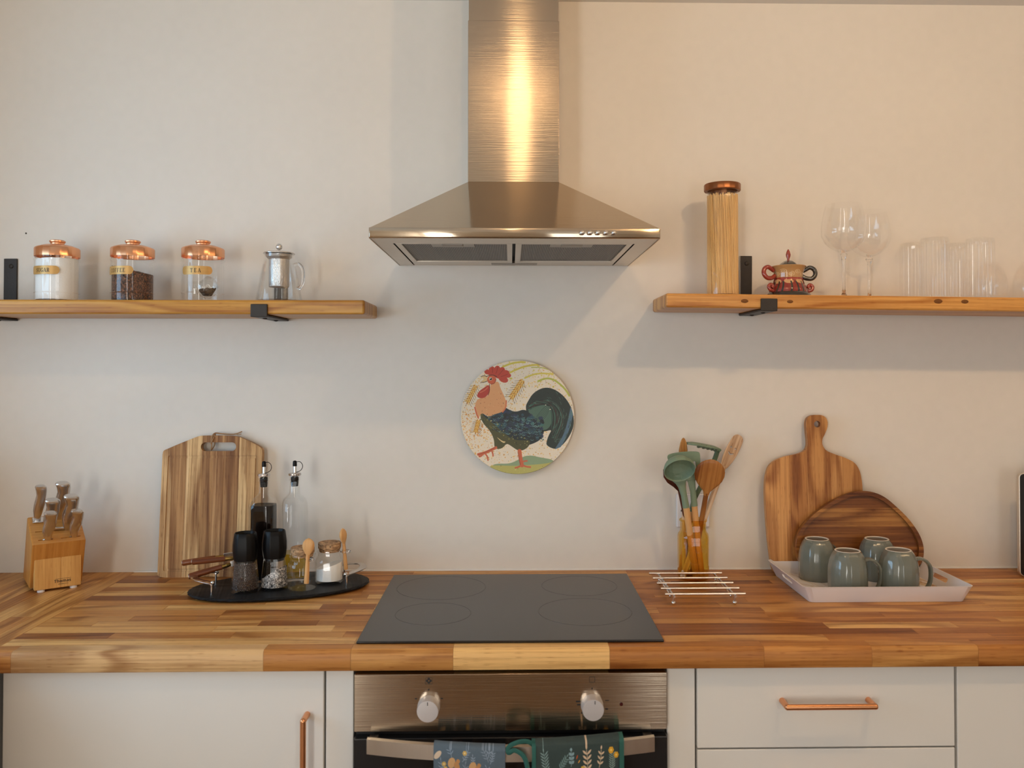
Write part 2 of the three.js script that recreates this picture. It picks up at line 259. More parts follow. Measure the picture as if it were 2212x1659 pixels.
// ceiling lamps: a white rose with a small warm bulb
const bulbGlow = std({ color: lin(0.8, 0.7, 0.5), emissive: lin(1, 0.74, 0.46), emissiveIntensity: 3, roughness: 0.4 });
const LAMP_LABEL = ['small ceiling lamp with a bare warm bulb above the hob', 'small ceiling lamp with a bare warm bulb above the white tray', 'small ceiling lamp with a bare warm bulb near the right end of the worktop'];
LAMPS.forEach(([x, z, k], i) => {
  const t = thing('ceiling_lamp', LAMP_LABEL[i], 'ceiling lamp', [x, CEIL, z], 0, 'small ceiling lamps');
  mesh('rose', lathe([[0, -0.03], [0.016, -0.03], [0.02, -0.022], [0.045, -0.012], [0.048, -0.001], [0, -0.001]], 40), M.white, t);
  mesh('bulb', ball(0.027, 0, -0.056, 0, 24), bulbGlow, t);
  const l = new THREE.PointLight(lin(...LAMP.color), LAMP.power * k); l.name = 'bulb_light'; l.position.set(0, -0.056, 0); l.castShadow = true; l.shadow.radius = 1.25; l.shadow.mapSize.set(1024, 1024); t.add(l);
});

// ───────────── worktop ─────────────
const TONE = [[0.78, 0.5, 0.24], [0.66, 0.37, 0.15], [0.58, 0.3, 0.11], [0.52, 0.24, 0.08], [0.43, 0.185, 0.058], [0.3, 0.115, 0.038], [0.66, 0.43, 0.25], [0.48, 0.215, 0.07]];
const STAVE = TONE.flatMap((t) => [TEX.oak, TEX.oak2].map((m) => wood(...t, m, 0.4, 0)));
const staveMat = (tone) => STAVE[tone * 2 + (rnd() < 0.45 ? 1 : 0)];
function stave(x0, x1, z0, z1, axis = 'x') {           // a chamfered lath of the worktop, 40 mm thick
  const c = 0.00045, p = [[x0, z0], [x1, z0], [x1, z1], [x0, z1]], q = [[x0 + c, z0 + c], [x1 - c, z0 + c], [x1 - c, z1 - c], [x0 + c, z1 - c]], P = [];
  const put = (a, b, d, e) => P.push(...a, ...b, ...d, ...a, ...d, ...e), at = ([x, z], y) => [x, y, z];
  put(at(q[3], WT), at(q[2], WT), at(q[1], WT), at(q[0], WT));
  for (let i = 0; i < 4; i++) { const j = (i + 1) % 4; put(at(p[j], WT - c), at(p[i], WT - c), at(q[i], WT), at(q[j], WT)); put(at(p[j], WT - 0.04), at(p[i], WT - 0.04), at(p[i], WT - c), at(p[j], WT - c)); }
  put(at(p[0], WT - 0.04), at(p[1], WT - 0.04), at(p[2], WT - 0.04), at(p[3], WT - 0.04));
  const g = new THREE.BufferGeometry(); g.setAttribute('position', new THREE.Float32BufferAttribute(P, 3)); g.computeVertexNormals(); return grain(g, axis, rnd(), rnd());
}
function nosing(x0, x1, z0, z1) {                        // front lath with a rounded nose
  const r = 0.0085, s = new THREE.Shape(); s.moveTo(z0, WT - 0.04); s.lineTo(z1 - 0.004, WT - 0.04); s.quadraticCurveTo(z1, WT - 0.04, z1, WT - 0.035); s.lineTo(z1, WT - r); s.absarc(z1 - r, WT - r, r, 0, Math.PI / 2, false); s.lineTo(z0, WT); s.closePath();
  const g = new THREE.ExtrudeGeometry(s, { depth: x1 - x0 - 0.0004, bevelEnabled: false, curveSegments: 8 }).rotateY(-Math.PI / 2);
  g.translate(x1 - 0.0002, 0, 0); return grain(toCreasedNormals(g, 0.6), 'x', rnd(), rnd());
}
{
  const top = thing('worktop', 'wide oiled hardwood block worktop carrying the hob, with rounded front edge', 'worktop');
  const rows = [0.001, 0.038, 0.075, 0.112, 0.148, 0.185, 0.224, 0.262, 0.301, 0.342, 0.383, 0.42, 0.457, 0.495, 0.533, 0.571, 0.607];
  const x0 = -0.9705, x1 = 1.75;
  // the laths that stand out in the photograph: row from the wall, [end x, tone] from the left
  const seen = { 15: [[-0.93, 3], [-0.463, 6], [-0.3, 7], [-0.108, 2], [0.187, 0], [0.48, 4], [0.686, 3], [0.89, 2], [1.25, 4]], 14: [[-0.3, 0], [-0.05, 1], [0.3, 3], [0.62, 1], [0.95, 3]], 13: [[-0.79, 5], [-0.55, 3], [-0.33, 2], [0.25, 3]],
    11: [[-0.86, 2], [-0.52, 1], [-0.4, 4], [-0.1, 2]], 10: [[-0.8, 2], [-0.62, 7]], 6: [[-0.72, 5], [-0.5, 1], [-0.33, 2]], 5: [[-0.77, 1], [-0.66, 0], [-0.35, 3]], 8: [[-0.76, 2], [-0.42, 0], [-0.3, 4]], 2: [[-0.85, 5], [-0.6, 4]], 1: [[-0.6, 4], [-0.2, 3]], 0: [[-0.55, 1], [-0.25, 2], [0.3, 1]], 7: [[-0.55, 3], [-0.36, 1]], 9: [[-0.62, 3], [-0.36, 4]], 12: [[-0.6, 1], [-0.36, 0]] };
  for (let k = 0; k + 1 < rows.length; k++) {
    let x = x0; const s = [...(seen[k] ?? [])];
    while (x < x1) {
      let end, tone; if (s.length) [end, tone] = s.shift(); else { end = x + rr(0.22, 0.6); const q = rnd(); tone = q < 0.06 ? 0 : q < 0.2 ? 1 : q < 0.42 ? 2 : q < 0.66 ? 3 : q < 0.84 ? 7 : q < 0.95 ? 4 : 5; if (end > x1 - 0.15) end = x1; }
      if (!(end > 0.29 && x < -0.29 && false)) mesh('stave', k === rows.length - 2 ? nosing(x, end, rows[k], rows[k + 1]) : stave(x, end, rows[k], rows[k + 1]), staveMat(tone), top);
      x = end;
    }
  }
  const leg = thing('worktop', 'hardwood block worktop returning towards the viewer, under the knife block', 'worktop');
  const cols = [XL + 0.002, -1.545, -1.505, -1.465, -1.425, -1.385, -1.345, -1.305, -1.265, -1.225, -1.185, -1.145, -1.105, -1.06, -1.015, -0.971];
  for (let k = 0; k + 1 < cols.length; k++) { let z = 0.001; while (z < 2.0) { let e = k === 14 ? z + 0.9 : z + rr(0.3, 0.7); if (e > 1.8) e = 2.0; mesh('stave', stave(cols[k], cols[k + 1], z, e, 'z'), staveMat(k === 14 ? 2 : rnd() < 0.25 ? 1 : rnd() < 0.6 ? 2 : rnd() < 0.6 ? 3 : 7), leg); z = e; } }
}

// ───────────── base cabinets ─────────────
const barHandle = (l, r = 0.0055, out = 0.032) => {   // along x, centred, standing out from z = 0
  const a = l / 2, b = a - 0.012; return merge([rod([-a, 0, out], [a, 0, out], r, 18), ball(r, -a, 0, out), ball(r, a, 0, out), tube([[-b - 0.012, 0.0, 0], [-b - 0.012, 0.0, out * 0.6], [-a, 0, out]], r * 1.05, 12, 14), tube([[b + 0.012, 0.0, 0], [b + 0.012, 0.0, out * 0.6], [a, 0, out]], r * 1.05, 12, 14)]);
};
{
  const DZ = 0.59, front = (x0, x1, y0, y1) => rboxMM(x0, x1, y0, y1, DZ - 0.019, DZ, 0.0018, 2);
  const left = thing('base_cabinet', 'cream base cabinet left of the oven with one wide plain door', 'cabinet');
  mesh('carcass', boxMM(-0.957, -0.351, 0.1, 0.866, 0.02, DZ - 0.021), M.carcass, left);
  const d = mesh('door', front(-0.954, -0.3535, 0.12, 0.8665), M.cabinet, left);
  mesh('handle', barHandle(0.21).rotateZ(Math.PI / 2).translate(-0.3845, 0.679, DZ), M.copper, d);
  mesh('plinth', boxMM(-0.957, -0.351, 0, 0.1, 0.1, 0.53), M.carcass, left);
  for (const [x0, x1, side] of [[-0.3495, -0.2975, 'cream filler strip between the left cabinet door and the oven'], [0.2985, 0.352, 'cream filler strip between the oven and the drawers']]) tag(mesh('filler_panel', rboxMM(x0, x1, 0.02, 0.869, DZ - 0.03, DZ - 0.001, 0.0015, 2), M.cabinet), side, 'panel');
  const dr = thing('drawer_unit', 'cream drawer unit with a copper bar handle on its top drawer', 'drawers');
  mesh('carcass', boxMM(0.355, 0.854, 0.1, 0.866, 0.02, DZ - 0.021), M.carcass, dr);
  for (const [y0, y1] of [[0.7135, 0.8665], [0.42, 0.7105], [0.12, 0.417]]) { const w = mesh('drawer', front(0.356, 0.8525, y0, y1), M.cabinet, dr); mesh('handle', barHandle(0.166).translate(0.602, y1 - 0.0635, DZ), M.copper, w); }
  mesh('plinth', boxMM(0.355, 0.854, 0, 0.1, 0.1, 0.53), M.carcass, dr);
  const r = thing('base_cabinet', 'cream base cabinet right of the drawers, cut by the frame', 'cabinet');
  mesh('carcass', boxMM(0.857, 1.455, 0.1, 0.866, 0.02, DZ - 0.021), M.carcass, r);
  const rd = mesh('door', front(0.8575, 1.4535, 0.12, 0.8665), M.cabinet, r);
  mesh('handle', barHandle(0.21).rotateZ(Math.PI / 2).translate(1.42, 0.679, DZ), M.copper, rd);
  mesh('plinth', boxMM(0.857, 1.455, 0, 0.1, 0.1, 0.53), M.carcass, r);
  const lg = thing('base_cabinet', 'cream cabinet run under the left worktop, at the picture edge', 'cabinet');
  mesh('carcass', boxMM(XL + 0.01, -0.985, 0.1, 0.866, 0.02, 1.97), M.carcass, lg);
  for (const [z0, z1] of [[0.62, 1.29], [1.293, 1.965]]) mesh('door', rboxMM(-0.985, -0.966, 0.12, 0.8665, z0, z1, 0.0018, 2), M.cabinet, lg);
  mesh('plinth', boxMM(XL + 0.01, -1.03, 0, 0.1, 0.02, 1.97), M.carcass, lg);
}

// ───────────── oven ─────────────
{
  const ov = thing('oven', 'built-in oven with brushed steel control panel and black glass door', 'oven');
  mesh('body', boxMM(-0.2925, 0.294, 0.27, 0.8615, 0.05, 0.588), M.dark, ov);
  const cp = mesh('control_panel', sheet(rboxMM(-0.293, 0.295, 0.7575, 0.8635, 0.588, 0.607, 0.001, 2)), M.steel, ov);
  for (const x of [-0.1535, 0.1535]) {
    const k = mesh('knob', lathe([[0, 0], [0.0212, 0], [0.0206, 0.006], [0.0203, 0.021], [0.0195, 0.0235], [0, 0.0242]], 40).rotateX(Math.PI / 2).translate(x, 0.8035, 0.607), M.knobSilver, cp);
    mesh('pointer', boxMM(x + (x > 0 ? 0.0025 : -0.0005), x + (x > 0 ? 0.0037 : 0.0007), 0.815, 0.821, 0.6305, 0.6316), M.dark, k);
  }
  const marks = [], mk = (x, y, w, h) => marks.push(boxMM(x - w / 2, x + w / 2, y - h / 2, y + h / 2, 0.6068, 0.6073));
  for (let i = 0; i < 4; i++) { const a = i * Math.PI / 2; marks.push(new THREE.SphereGeometry(0.0021, 8, 6).scale(1, 1.25, 0.15).rotateZ(a).translate(-0.1535 + 0.0033 * Math.cos(a), 0.8517 + 0.0033 * Math.sin(a), 0.6072)); }
  for (const s of [-1, 1]) { mk(-0.1535 + s * 0.0062, 0.8517, 0.0006, 0.0125); mk(-0.1535, 0.8517 + s * 0.0062, 0.0125, 0.0006); mk(0.1535 + s * 0.005, 0.8517, 0.0007, 0.0104); mk(0.1535, 0.8517 + s * 0.005, 0.0104, 0.0007); }
  mk(-0.1535, 0.835, 0.0028, 0.0034); mk(0.1535, 0.835, 0.002, 0.003);
  mk(-0.1775, 0.8185, 0.004, 0.0022); mk(-0.129, 0.8185, 0.004, 0.0022); mk(0.1275, 0.811, 0.009, 0.0026); mk(0.1285, 0.805, 0.007, 0.0026); mk(0.1357, 0.7895, 0.006, 0.003); mk(0.158, 0.7815, 0.006, 0.0028); mk(0.181, 0.7965, 0.005, 0.0026); mk(0.182, 0.8125, 0.007, 0.0016);
  mesh('printed_marks', merge(marks), M.dark, cp);
  mesh('pilot_light', cyl(0.0035, 0.0033, 0.002, 20).rotateX(Math.PI / 2).translate(0.2085, 0.8055, 0.6075), phys({ color: lin(0.05, 0.004, 0.004), roughness: 0.2 }), cp);
  const dr = mesh('door', rboxMM(-0.2935, 0.2955, 0.275, 0.7455, 0.588, 0.609, 0.002, 2), M.blackGlass, ov);
  const N = 36, rings = [];
  for (let i = 0; i <= N; i++) { const t = (i / N) * 2 - 1, z = 0.628 + 0.036 * (1 - t * t), x = 0.001 + t * 0.266; rings.push([[-0.0055, -0.0135], [0.0055, -0.0135], [0.0055, 0.0135], [-0.0055, 0.0135]].map(([dz, dy]) => V(x, 0.7415 + dy, z + dz))); }
  const hd = mesh('handle', skin(rings, true, 0.5), M.steelFlat, dr);
  for (const x of [-0.255, 0.257]) mesh('handle_bracket', boxMM(x - 0.008, x + 0.008, 0.731, 0.752, 0.606, 0.63), M.steelDark, dr);
}
function towelPath(y0, y1, zc, half, lift) {     // cross-section over the bar: down the back, over, down the front (z, y)
  const out = []; const n = 10, r = half;
  for (let i = 0; i <= n; i++) out.push([zc - r, lerp(y0, y1, i / n)]);
  for (let i = 1; i < 8; i++) { const a = Math.PI - (i / 8) * Math.PI; out.push([zc + r * Math.cos(a), y1 + lift * Math.sin(a)]); }
  for (let i = 0; i <= n; i++) out.push([zc + r, lerp(y1, y0 - 0.02, i / n)]);
  return out;
}
function drape(x0, x1, y0, y1, thick, wav, bow = (x) => 0) {
  const rings = [], N = 30;
  for (let i = 0; i <= N; i++) {
    const x = lerp(x0, x1, i / N), zc = 0.628 + 0.036 * (1 - ((x - 0.001) / 0.266) ** 2), w = wav * Math.sin(i * 0.55 + 1), o = towelPath(y0, y1, zc, 0.0085, 0.007), inn = towelPath(y0, y1, zc, 0.0085 - thick * 0.35, 0.006);
    const ring = [...o.map(([z, y]) => V(x + w * 0.15 * (y1 - y) * 6, y + bow(i / N), z + (z > zc ? thick * 0.65 : -thick * 0.65) + w * (y1 - y) * 3)), ...inn.reverse().map(([z, y]) => V(x, y + bow(i / N), z + w * (y1 - y) * 3))];
    rings.push(ring);
  }
  const g = skin(rings, true, 0.9), p = g.attributes.position, uv = g.attributes.uv; for (let i = 0; i < p.count; i++) uv.setXY(i, (p.getX(i) - x0) / (x1 - x0), (p.getY(i) - y0) / (y1 - y0)); return g;
}
{
  const leaf = (c, x, y, l, w, a, col) => { c.save(); c.translate(x, y); c.rotate(a); c.fillStyle = col; c.beginPath(); c.moveTo(0, 0); c.quadraticCurveTo(l * 0.5, -w, l, 0); c.quadraticCurveTo(l * 0.5, w, 0, 0); c.fill(); c.restore(); };
  const sprig = (c, x, y, h, a, col, n = 5, w = 9) => { c.save(); c.translate(x, y); c.rotate(a); c.strokeStyle = col; c.lineWidth = 4; c.beginPath(); c.moveTo(0, 0); c.quadraticCurveTo(12, -h / 2, 0, -h); c.stroke(); for (let i = 0; i < n; i++) { const yy = -h * (0.2 + 0.8 * i / n); leaf(c, 4, yy, h * 0.3, w, -0.7, col); leaf(c, 4, yy, h * 0.3, w, Math.PI + 0.7, col); } leaf(c, 0, -h, h * 0.25, w, -Math.PI / 2, col); c.restore(); };
  const flower = (c, x, y, r, col, mid) => { c.fillStyle = col; for (let i = 0; i < 6; i++) { c.beginPath(); c.arc(x + r * 0.6 * Math.cos(i * 1.05), y + r * 0.6 * Math.sin(i * 1.05), r * 0.5, 0, 7); c.fill(); } c.fillStyle = mid; c.beginPath(); c.arc(x, y, r * 0.35, 0, 7); c.fill(); };
  const blue = paint(512, 760, (c, w, h) => {
    c.fillStyle = '#56646f'; c.fillRect(0, 0, w, h); const R = mulberry(5);
    for (let i = 0; i < 46; i++) sprig(c, R() * w, R() * h + 40, 60 + R() * 60, (R() - 0.5) * 1.2, R() < 0.5 ? '#8896a5' : '#7f8b98', 4, 6);
    for (let k = 0; k < 4; k++) for (const [x, y] of [[150, 95], [300, 120]]) { const yy = y + k * 190; c.fillStyle = '#c99c6a'; c.beginPath(); c.ellipse(x - 20, yy - 5, 26, 36, 0.3, 0, 7); c.fill(); c.fillStyle = '#b98450'; c.beginPath(); c.ellipse(x + 18, yy + 15, 20, 30, -0.3, 0, 7); c.fill(); c.beginPath(); c.arc(x + 26, yy - 18, 14, 0, 7); c.fill(); }
    for (let k = 0; k < 18; k++) flower(c, 40 + R() * 440, 20 + R() * 720, 15, '#c8a45a', '#e7d6a0');
    c.fillStyle = '#cbb59c'; for (let k = 0; k < 5; k++) { c.beginPath(); c.ellipse(30, 40 + k * 150, 34, 18, -0.8, 0, 7); c.fill(); }
  });
  const green = paint(720, 760, (c, w, h) => {
    c.fillStyle = '#33413f'; c.fillRect(0, 0, w, h); const R = mulberry(9);
    for (let k = 0; k < 4; k++) { const o = k * 190; sprig(c, 90, 180 + o, 150, -0.15, '#7d9694', 6, 9); sprig(c, 190, 150 + o, 110, 0.7, '#6f8a88', 5, 9); sprig(c, 300, 130 + o, 100, 0, '#7f9aa0', 3, 20); sprig(c, 440, 190 + o, 165, -0.05, '#d3b89a', 4, 16); sprig(c, 540, 150 + o, 120, 0.15, '#d3b89a', 3, 13); sprig(c, 650, 190 + o, 130, 0, '#8aa39c', 7, 6); flower(c, 645, 40 + o, 22, '#d9a22c', '#f0cf70'); flower(c, 690, 75 + o, 20, '#d9a22c', '#f0cf70'); flower(c, 400, 150 + o, 18, '#cfa948', '#f0d890'); leaf(c, 345, 85 + o, 34, 9, -1.2, '#c8541f'); leaf(c, 360, 110 + o, 28, 8, -0.9, '#e8a030'); }
  });
  const t1 = thing('tea_towel', 'folded grey-blue tea towel with small animals and sprigs on the oven handle', 'tea towel');
  mesh('cloth', drape(-0.139, -0.0095, 0.545, 0.7525, 0.006, 0.01, (t) => -0.003 * t), std({ map: blue, roughness: 0.95, bumpMap: TEX.grit, bumpScale: 0.0004 }), t1);
  const t2 = thing('oven_glove', 'dark green botanical print oven glove with green binding and hanging loop', 'oven glove');
  const quilt = std({ map: green, roughness: 0.9, bumpMap: TEX.grit, bumpScale: 0.0004 }), bind = std({ color: lin(0.02, 0.105, 0.085), roughness: 0.85 });
  mesh('pad', drape(0.045, 0.1985, 0.55, 0.7565, 0.012, 0.006, (t) => 0.002 * t), quilt, t2);
  mesh('binding', drape(0.198, 0.2065, 0.549, 0.7575, 0.015, 0), bind, t2);
  mesh('binding', drape(0.0385, 0.0455, 0.549, 0.7555, 0.015, 0), bind, t2);
  const lp = [V(0.043, 0.757, 0.668), V(0.03, 0.766, 0.672), V(0.01, 0.765, 0.675), V(-0.004, 0.757, 0.676), V(-0.0035, 0.748, 0.677), V(0.006, 0.753, 0.678), V(0.022, 0.745, 0.68), V(0.03, 0.725, 0.681), V(0.031, 0.68, 0.68)], cu = new THREE.CatmullRomCurve3(lp), rg = [];
  for (let i = 0; i <= 40; i++) { const p = cu.getPoint(i / 40), tt = cu.getTangent(i / 40), n = V(-tt.y, tt.x, 0).normalize(); rg.push(ringAt(p, n, V(0, 0, 1), 0.0042, 0.0016, 10)); }
  mesh('loop', skin(rg), bind, t2);
}

// ───────────── hob ─────────────
{
  const h = thing('hob', 'black glass four-zone electric hob set into the worktop', 'hob');
  mesh('glass', rboxMM(-0.2955, 0.296, WT + 0.0002, WT + 0.0052, 0.061, 0.575, 0.0018, 2), M.blackGlass, h);
  for (const [x, z, r] of [[-0.165, 0.185, 0.105], [0.165, 0.175, 0.09], [-0.165, 0.395, 0.08], [0.16, 0.385, 0.1]]) mesh('zone_ring', new THREE.TorusGeometry(r, 0.0009, 4, 72).rotateX(Math.PI / 2).scale(1, 0.25, 1).translate(x, WT + 0.0052, z), M.hobMark, h);
}
// ───────────── cooker hood ─────────────
{
  const hd = thing('cooker_hood', 'brushed steel chimney cooker hood with sloped canopy on the wall above the hob', 'cooker hood');
  const x0 = -0.2915, x1 = 0.3092, y0 = 1.7055, y1 = 1.7275, zf = 0.475, cx0 = -0.1025, cx1 = 0.1155, cz = 0.22, cy = 1.8775;
  // rim: front lip and two sides folded from sheet
  const lip = (pts, depth, place) => { const g = new THREE.ExtrudeGeometry(shapeOf(pts), { depth, bevelEnabled: false }); place(g); return g; };
  mesh('rim', sheet(toCreasedNormals(merge([rboxMM(x0, x1, y0, y1, zf - 0.012, zf, 0.003, 3), boxMM(x0, x0 + 0.0015, y0, y1, 0.001, zf - 0.004), boxMM(x1 - 0.0015, x1, y0, y1, 0.001, zf - 0.004)]), 0.6)), M.steel, hd);
  const q = (a, b, c, d) => [a, b, c, a, c, d].flat(), P = [];
  const A = [x0 + 0.001, y1 - 0.001, zf - 0.002], B = [x1 - 0.001, y1 - 0.001, zf - 0.002], C = [cx1, cy, cz], D = [cx0, cy, cz], A2 = [A[0], A[1], 0.001], B2 = [B[0], B[1], 0.001], C2 = [cx1, cy, 0.001], D2 = [cx0, cy, 0.001];
  P.push(...q(A, B, C, D), ...q(B, B2, C2, C), ...q(A2, A, D, D2), ...q(D, C, C2, D2));
  const cg = new THREE.BufferGeometry(); cg.setAttribute('position', new THREE.Float32BufferAttribute(P, 3)); cg.computeVertexNormals();
  mesh('canopy', sheet(cg), M.steel, hd);
  mesh('chimney', sheet(rboxMM(cx0 + 0.001, cx1 - 0.0005, cy, 2.2635, 0.001, cz - 0.001, 0.0016, 3)), M.steel, hd);
  mesh('chimney_extension', sheet(rboxMM(cx0 + 0.0025, cx1 - 0.002, 2.25, CEIL - 0.001, 0.001, cz - 0.003, 0.0016, 3)), M.steel, hd);
  // underside: surround sheet with an opening, and the filter deck set into it
  const un = mesh('underside', (() => { const s = shapeOf([[x0 + 0.002, 0.002], [x1 - 0.002, 0.002], [x1 - 0.002, zf - 0.012], [x0 + 0.002, zf - 0.012]]); s.holes.push(new THREE.Path([[-0.2535, 0.004], [0.2685, 0.004], [0.2685, 0.392], [-0.2535, 0.392]].map((p) => new THREE.Vector2(...p)))); return sheet(new THREE.ExtrudeGeometry(s, { depth: 0.0012, bevelEnabled: false }).rotateX(Math.PI / 2).translate(0, y0 + 0.0022, 0)); })(), M.steelFlat, hd);
  mesh('inner_box', merge([boxMM(-0.256, 0.271, y0 + 0.014, y0 + 0.0145, 0.002, 0.395), boxMM(-0.2562, -0.2556, y0 + 0.002, y0 + 0.014, 0.002, 0.395), boxMM(0.2705, 0.2711, y0 + 0.002, y0 + 0.014, 0.002, 0.395)]), M.dark, hd);
  const meshTex = dataTex(128, 128, (u, v, c) => { const a = Math.sin(u * Math.PI * 2 * 16) * 0.5 + 0.5, b = Math.sin(v * Math.PI * 2 * 16) * 0.5 + 0.5, t = 0.35 + 0.65 * a * (0.5 + 0.5 * b); c[0] = c[1] = c[2] = t; });
  const meshMat = phys({ color: lin(0.5, 0.46, 0.42), metalness: 0.8, roughness: 0.5, map: rep(meshTex, 16), bumpMap: rep(meshTex, 16), bumpScale: 0.001 });
  for (const [a, b] of [[-0.2495, 0.0035], [0.0105, 0.2645]]) {
    const s = shapeOf([[a, 0.006], [b, 0.006], [b, 0.39], [a, 0.39]]); s.holes.push(new THREE.Path([[a + 0.013, 0.082], [b - 0.012, 0.082], [b - 0.012, 0.383], [a + 0.013, 0.383]].map((p) => new THREE.Vector2(...p))));
    const f = mesh('grease_filter', sheet(new THREE.ExtrudeGeometry(s, { depth: 0.003, bevelEnabled: false }).rotateX(Math.PI / 2).translate(0, y0 + 0.004, 0)), M.steelFlat, hd);
    mesh('filter_mesh', metre(boxMM(a + 0.012, b - 0.011, y0 + 0.0045, y0 + 0.008, 0.08, 0.385), 1), meshMat, f);
    const m = (a + b) / 2 - 0.004; mesh('latch', merge([boxMM(m - 0.047, m + 0.047, y0 + 0.0025, y0 + 0.0046, 0.33, 0.381), rboxMM(m - 0.023, m + 0.023, y0 - 0.001, y0 + 0.004, 0.35, 0.375, 0.0015, 2)]), M.steelDark, f);
  }
  mesh('light_cover', merge([rboxMM(-0.05, 0.068, y0 + 0.0001, y0 + 0.002, 0.022, 0.056, 0.0009, 2), boxMM(-0.042, 0.06, y0 - 0.0006, y0 + 0.0003, 0.032, 0.036)]), M.steelDark, un);
  for (let i = 0; i < 5; i++) { const x = 0.1466 + 0.01625 * i; mesh('push_button', merge([cyl(0.0045, 0.0045, 0.004, 20).rotateX(Math.PI / 2).translate(x, 1.7165, zf + 0.001), ball(0.0054, x, 1.7165, zf + 0.0045)]), M.chrome, hd); }
}

// ───────────── shelves and brackets ─────────────
const shelfWood = wood(0.56, 0.29, 0.065, TEX.pine, 0.38, 0.25), shelfWood2 = wood(0.66, 0.35, 0.12, TEX.pine, 0.38, 0.25), endWood = wood(0.33, 0.19, 0.06, TEX.oak, 0.6);
const SL = 1.6005, rTilt = -0.0105, rTop = (x) => 1.6182 + rTilt * (x - 0.375);
{
  const plank = (w, d, t) => { const s = shapeOf(rrect(-d / 2, d / 2, -t, 0, 0.006, 4)); const g = new THREE.ExtrudeGeometry(s, { depth: w - 0.012, bevelEnabled: true, bevelSize: 0.006, bevelOffset: -0.006, bevelThickness: 0.006, bevelSegments: 4, curveSegments: 6 }); return g.rotateY(Math.PI / 2).translate(0.006, 0, 0); };
  const l = thing('wall_shelf', 'thick honey-stained wooden shelf on the left wall holding the storage jars', 'shelf', [-1.57, SL, 0.1]);
  mesh('plank', grain(plank(1.222, 0.188, 0.0345), 'x', 0.3, 0.1), shelfWood, l);
  const r = thing('wall_shelf', 'thick honey-stained wooden shelf on the right wall holding glasses and pasta', 'shelf', [0.3725, rTop(0.3725), 0.1]);
  mesh('plank', grain(plank(1.35, 0.188, 0.0345), 'x', 0.05, 0.42), shelfWood2, r);
  for (const [px, s] of [[0.19, 0.006], [0.3, 0.005], [0.66, 0.007], [0.725, 0.006]]) mesh('knot', new THREE.SphereGeometry(s, 12, 8).scale(1.5, 0.8, 0.08).translate(px * 1.0, -0.017 + (px > 0.6 ? 0.005 : 0), 0.0941), wood(0.2, 0.08, 0.02, TEX.oak2, 0.5), r);
  r.rotation.z = Math.atan(rTilt);
  const bracket = (label, x, yTop, up, tilt) => {
    const b = thing('shelf_bracket', label, 'bracket', [x, yTop, 0], 0, 'black iron shelf brackets'), w = 0.0385, u = -0.0355;
    mesh('back_plate', rboxMM(-w / 2, w / 2 - 0.005, u - 0.004, up - yTop, 0.0003, 0.0055, 0.0012, 2), M.iron, b);
    mesh('arm', rboxMM(-w / 2, w / 2, u - 0.0055, u - 0.0003, 0.0055, 0.2, 0.0012, 2), M.iron, b);
    mesh('front_lip', rboxMM(-w / 2 - 0.0005, w / 2 + 0.0005, u - 0.0055, -0.0105, 0.1946, 0.2005, 0.0018, 3), M.iron, b);
    mesh('bolt', new THREE.SphereGeometry(0.0058, 16, 10).scale(1, 1, 0.5).translate(0, up - yTop - 0.02, 0.0055), M.iron, b);
    for (const z of [0.055, 0.15]) mesh('bolt', new THREE.SphereGeometry(0.0058, 16, 10).scale(1, 0.6, 1).translate(0, u - 0.0055, z), M.iron, b);
    b.rotation.z = tilt;
  };
  bracket('black iron shelf bracket at the left frame edge, its plate beside the SUGAR jar', -1.2935, SL, 1.7213, 0);
  bracket('black iron shelf bracket under the glass teapot', -0.597, SL, 1.7, 0);
  bracket('black iron shelf bracket beside the spaghetti jar', 0.6205, rTop(0.62), 1.7333, Math.atan(rTilt));
}
tag(mesh('nail', new THREE.SphereGeometry(0.0022, 10, 8).scale(1, 1, 0.6).translate(-1.2595, 1.788, 0.0005), M.iron), 'tiny dark nail head in the wall above the SUGAR jar', 'nail');

// ───────────── left shelf: canisters and teapot ─────────────
function bentLabel(R, half, h, y, centre) {          // a label with round ends bent round a jar
  const N = 44, pos = [], uv = [], idx = [], W = half * 2 * R;
  for (let i = 0; i <= N; i++) { const t = i / N, e = Math.min(t, 1 - t) * W, k = e < h / 2 ? Math.sqrt(Math.max(0, 1 - (1 - e / (h / 2)) ** 2)) : 1, a = centre - half + 2 * half * t; for (const s of [-1, 1]) { pos.push(R * Math.sin(a), y + (s * h * k) / 2, R * Math.cos(a)); uv.push(t, 0.5 + (s * k) / 2); } }
  for (let i = 0; i < N; i++) { const a = i * 2; idx.push(a, a + 2, a + 3, a, a + 3, a + 1); }
  const g = new THREE.BufferGeometry(); g.setAttribute('position', new THREE.Float32BufferAttribute(pos, 3)); g.setAttribute('uv', new THREE.Float32BufferAttribute(uv, 2)); g.setIndex(idx); g.computeVertexNormals(); return g;
}
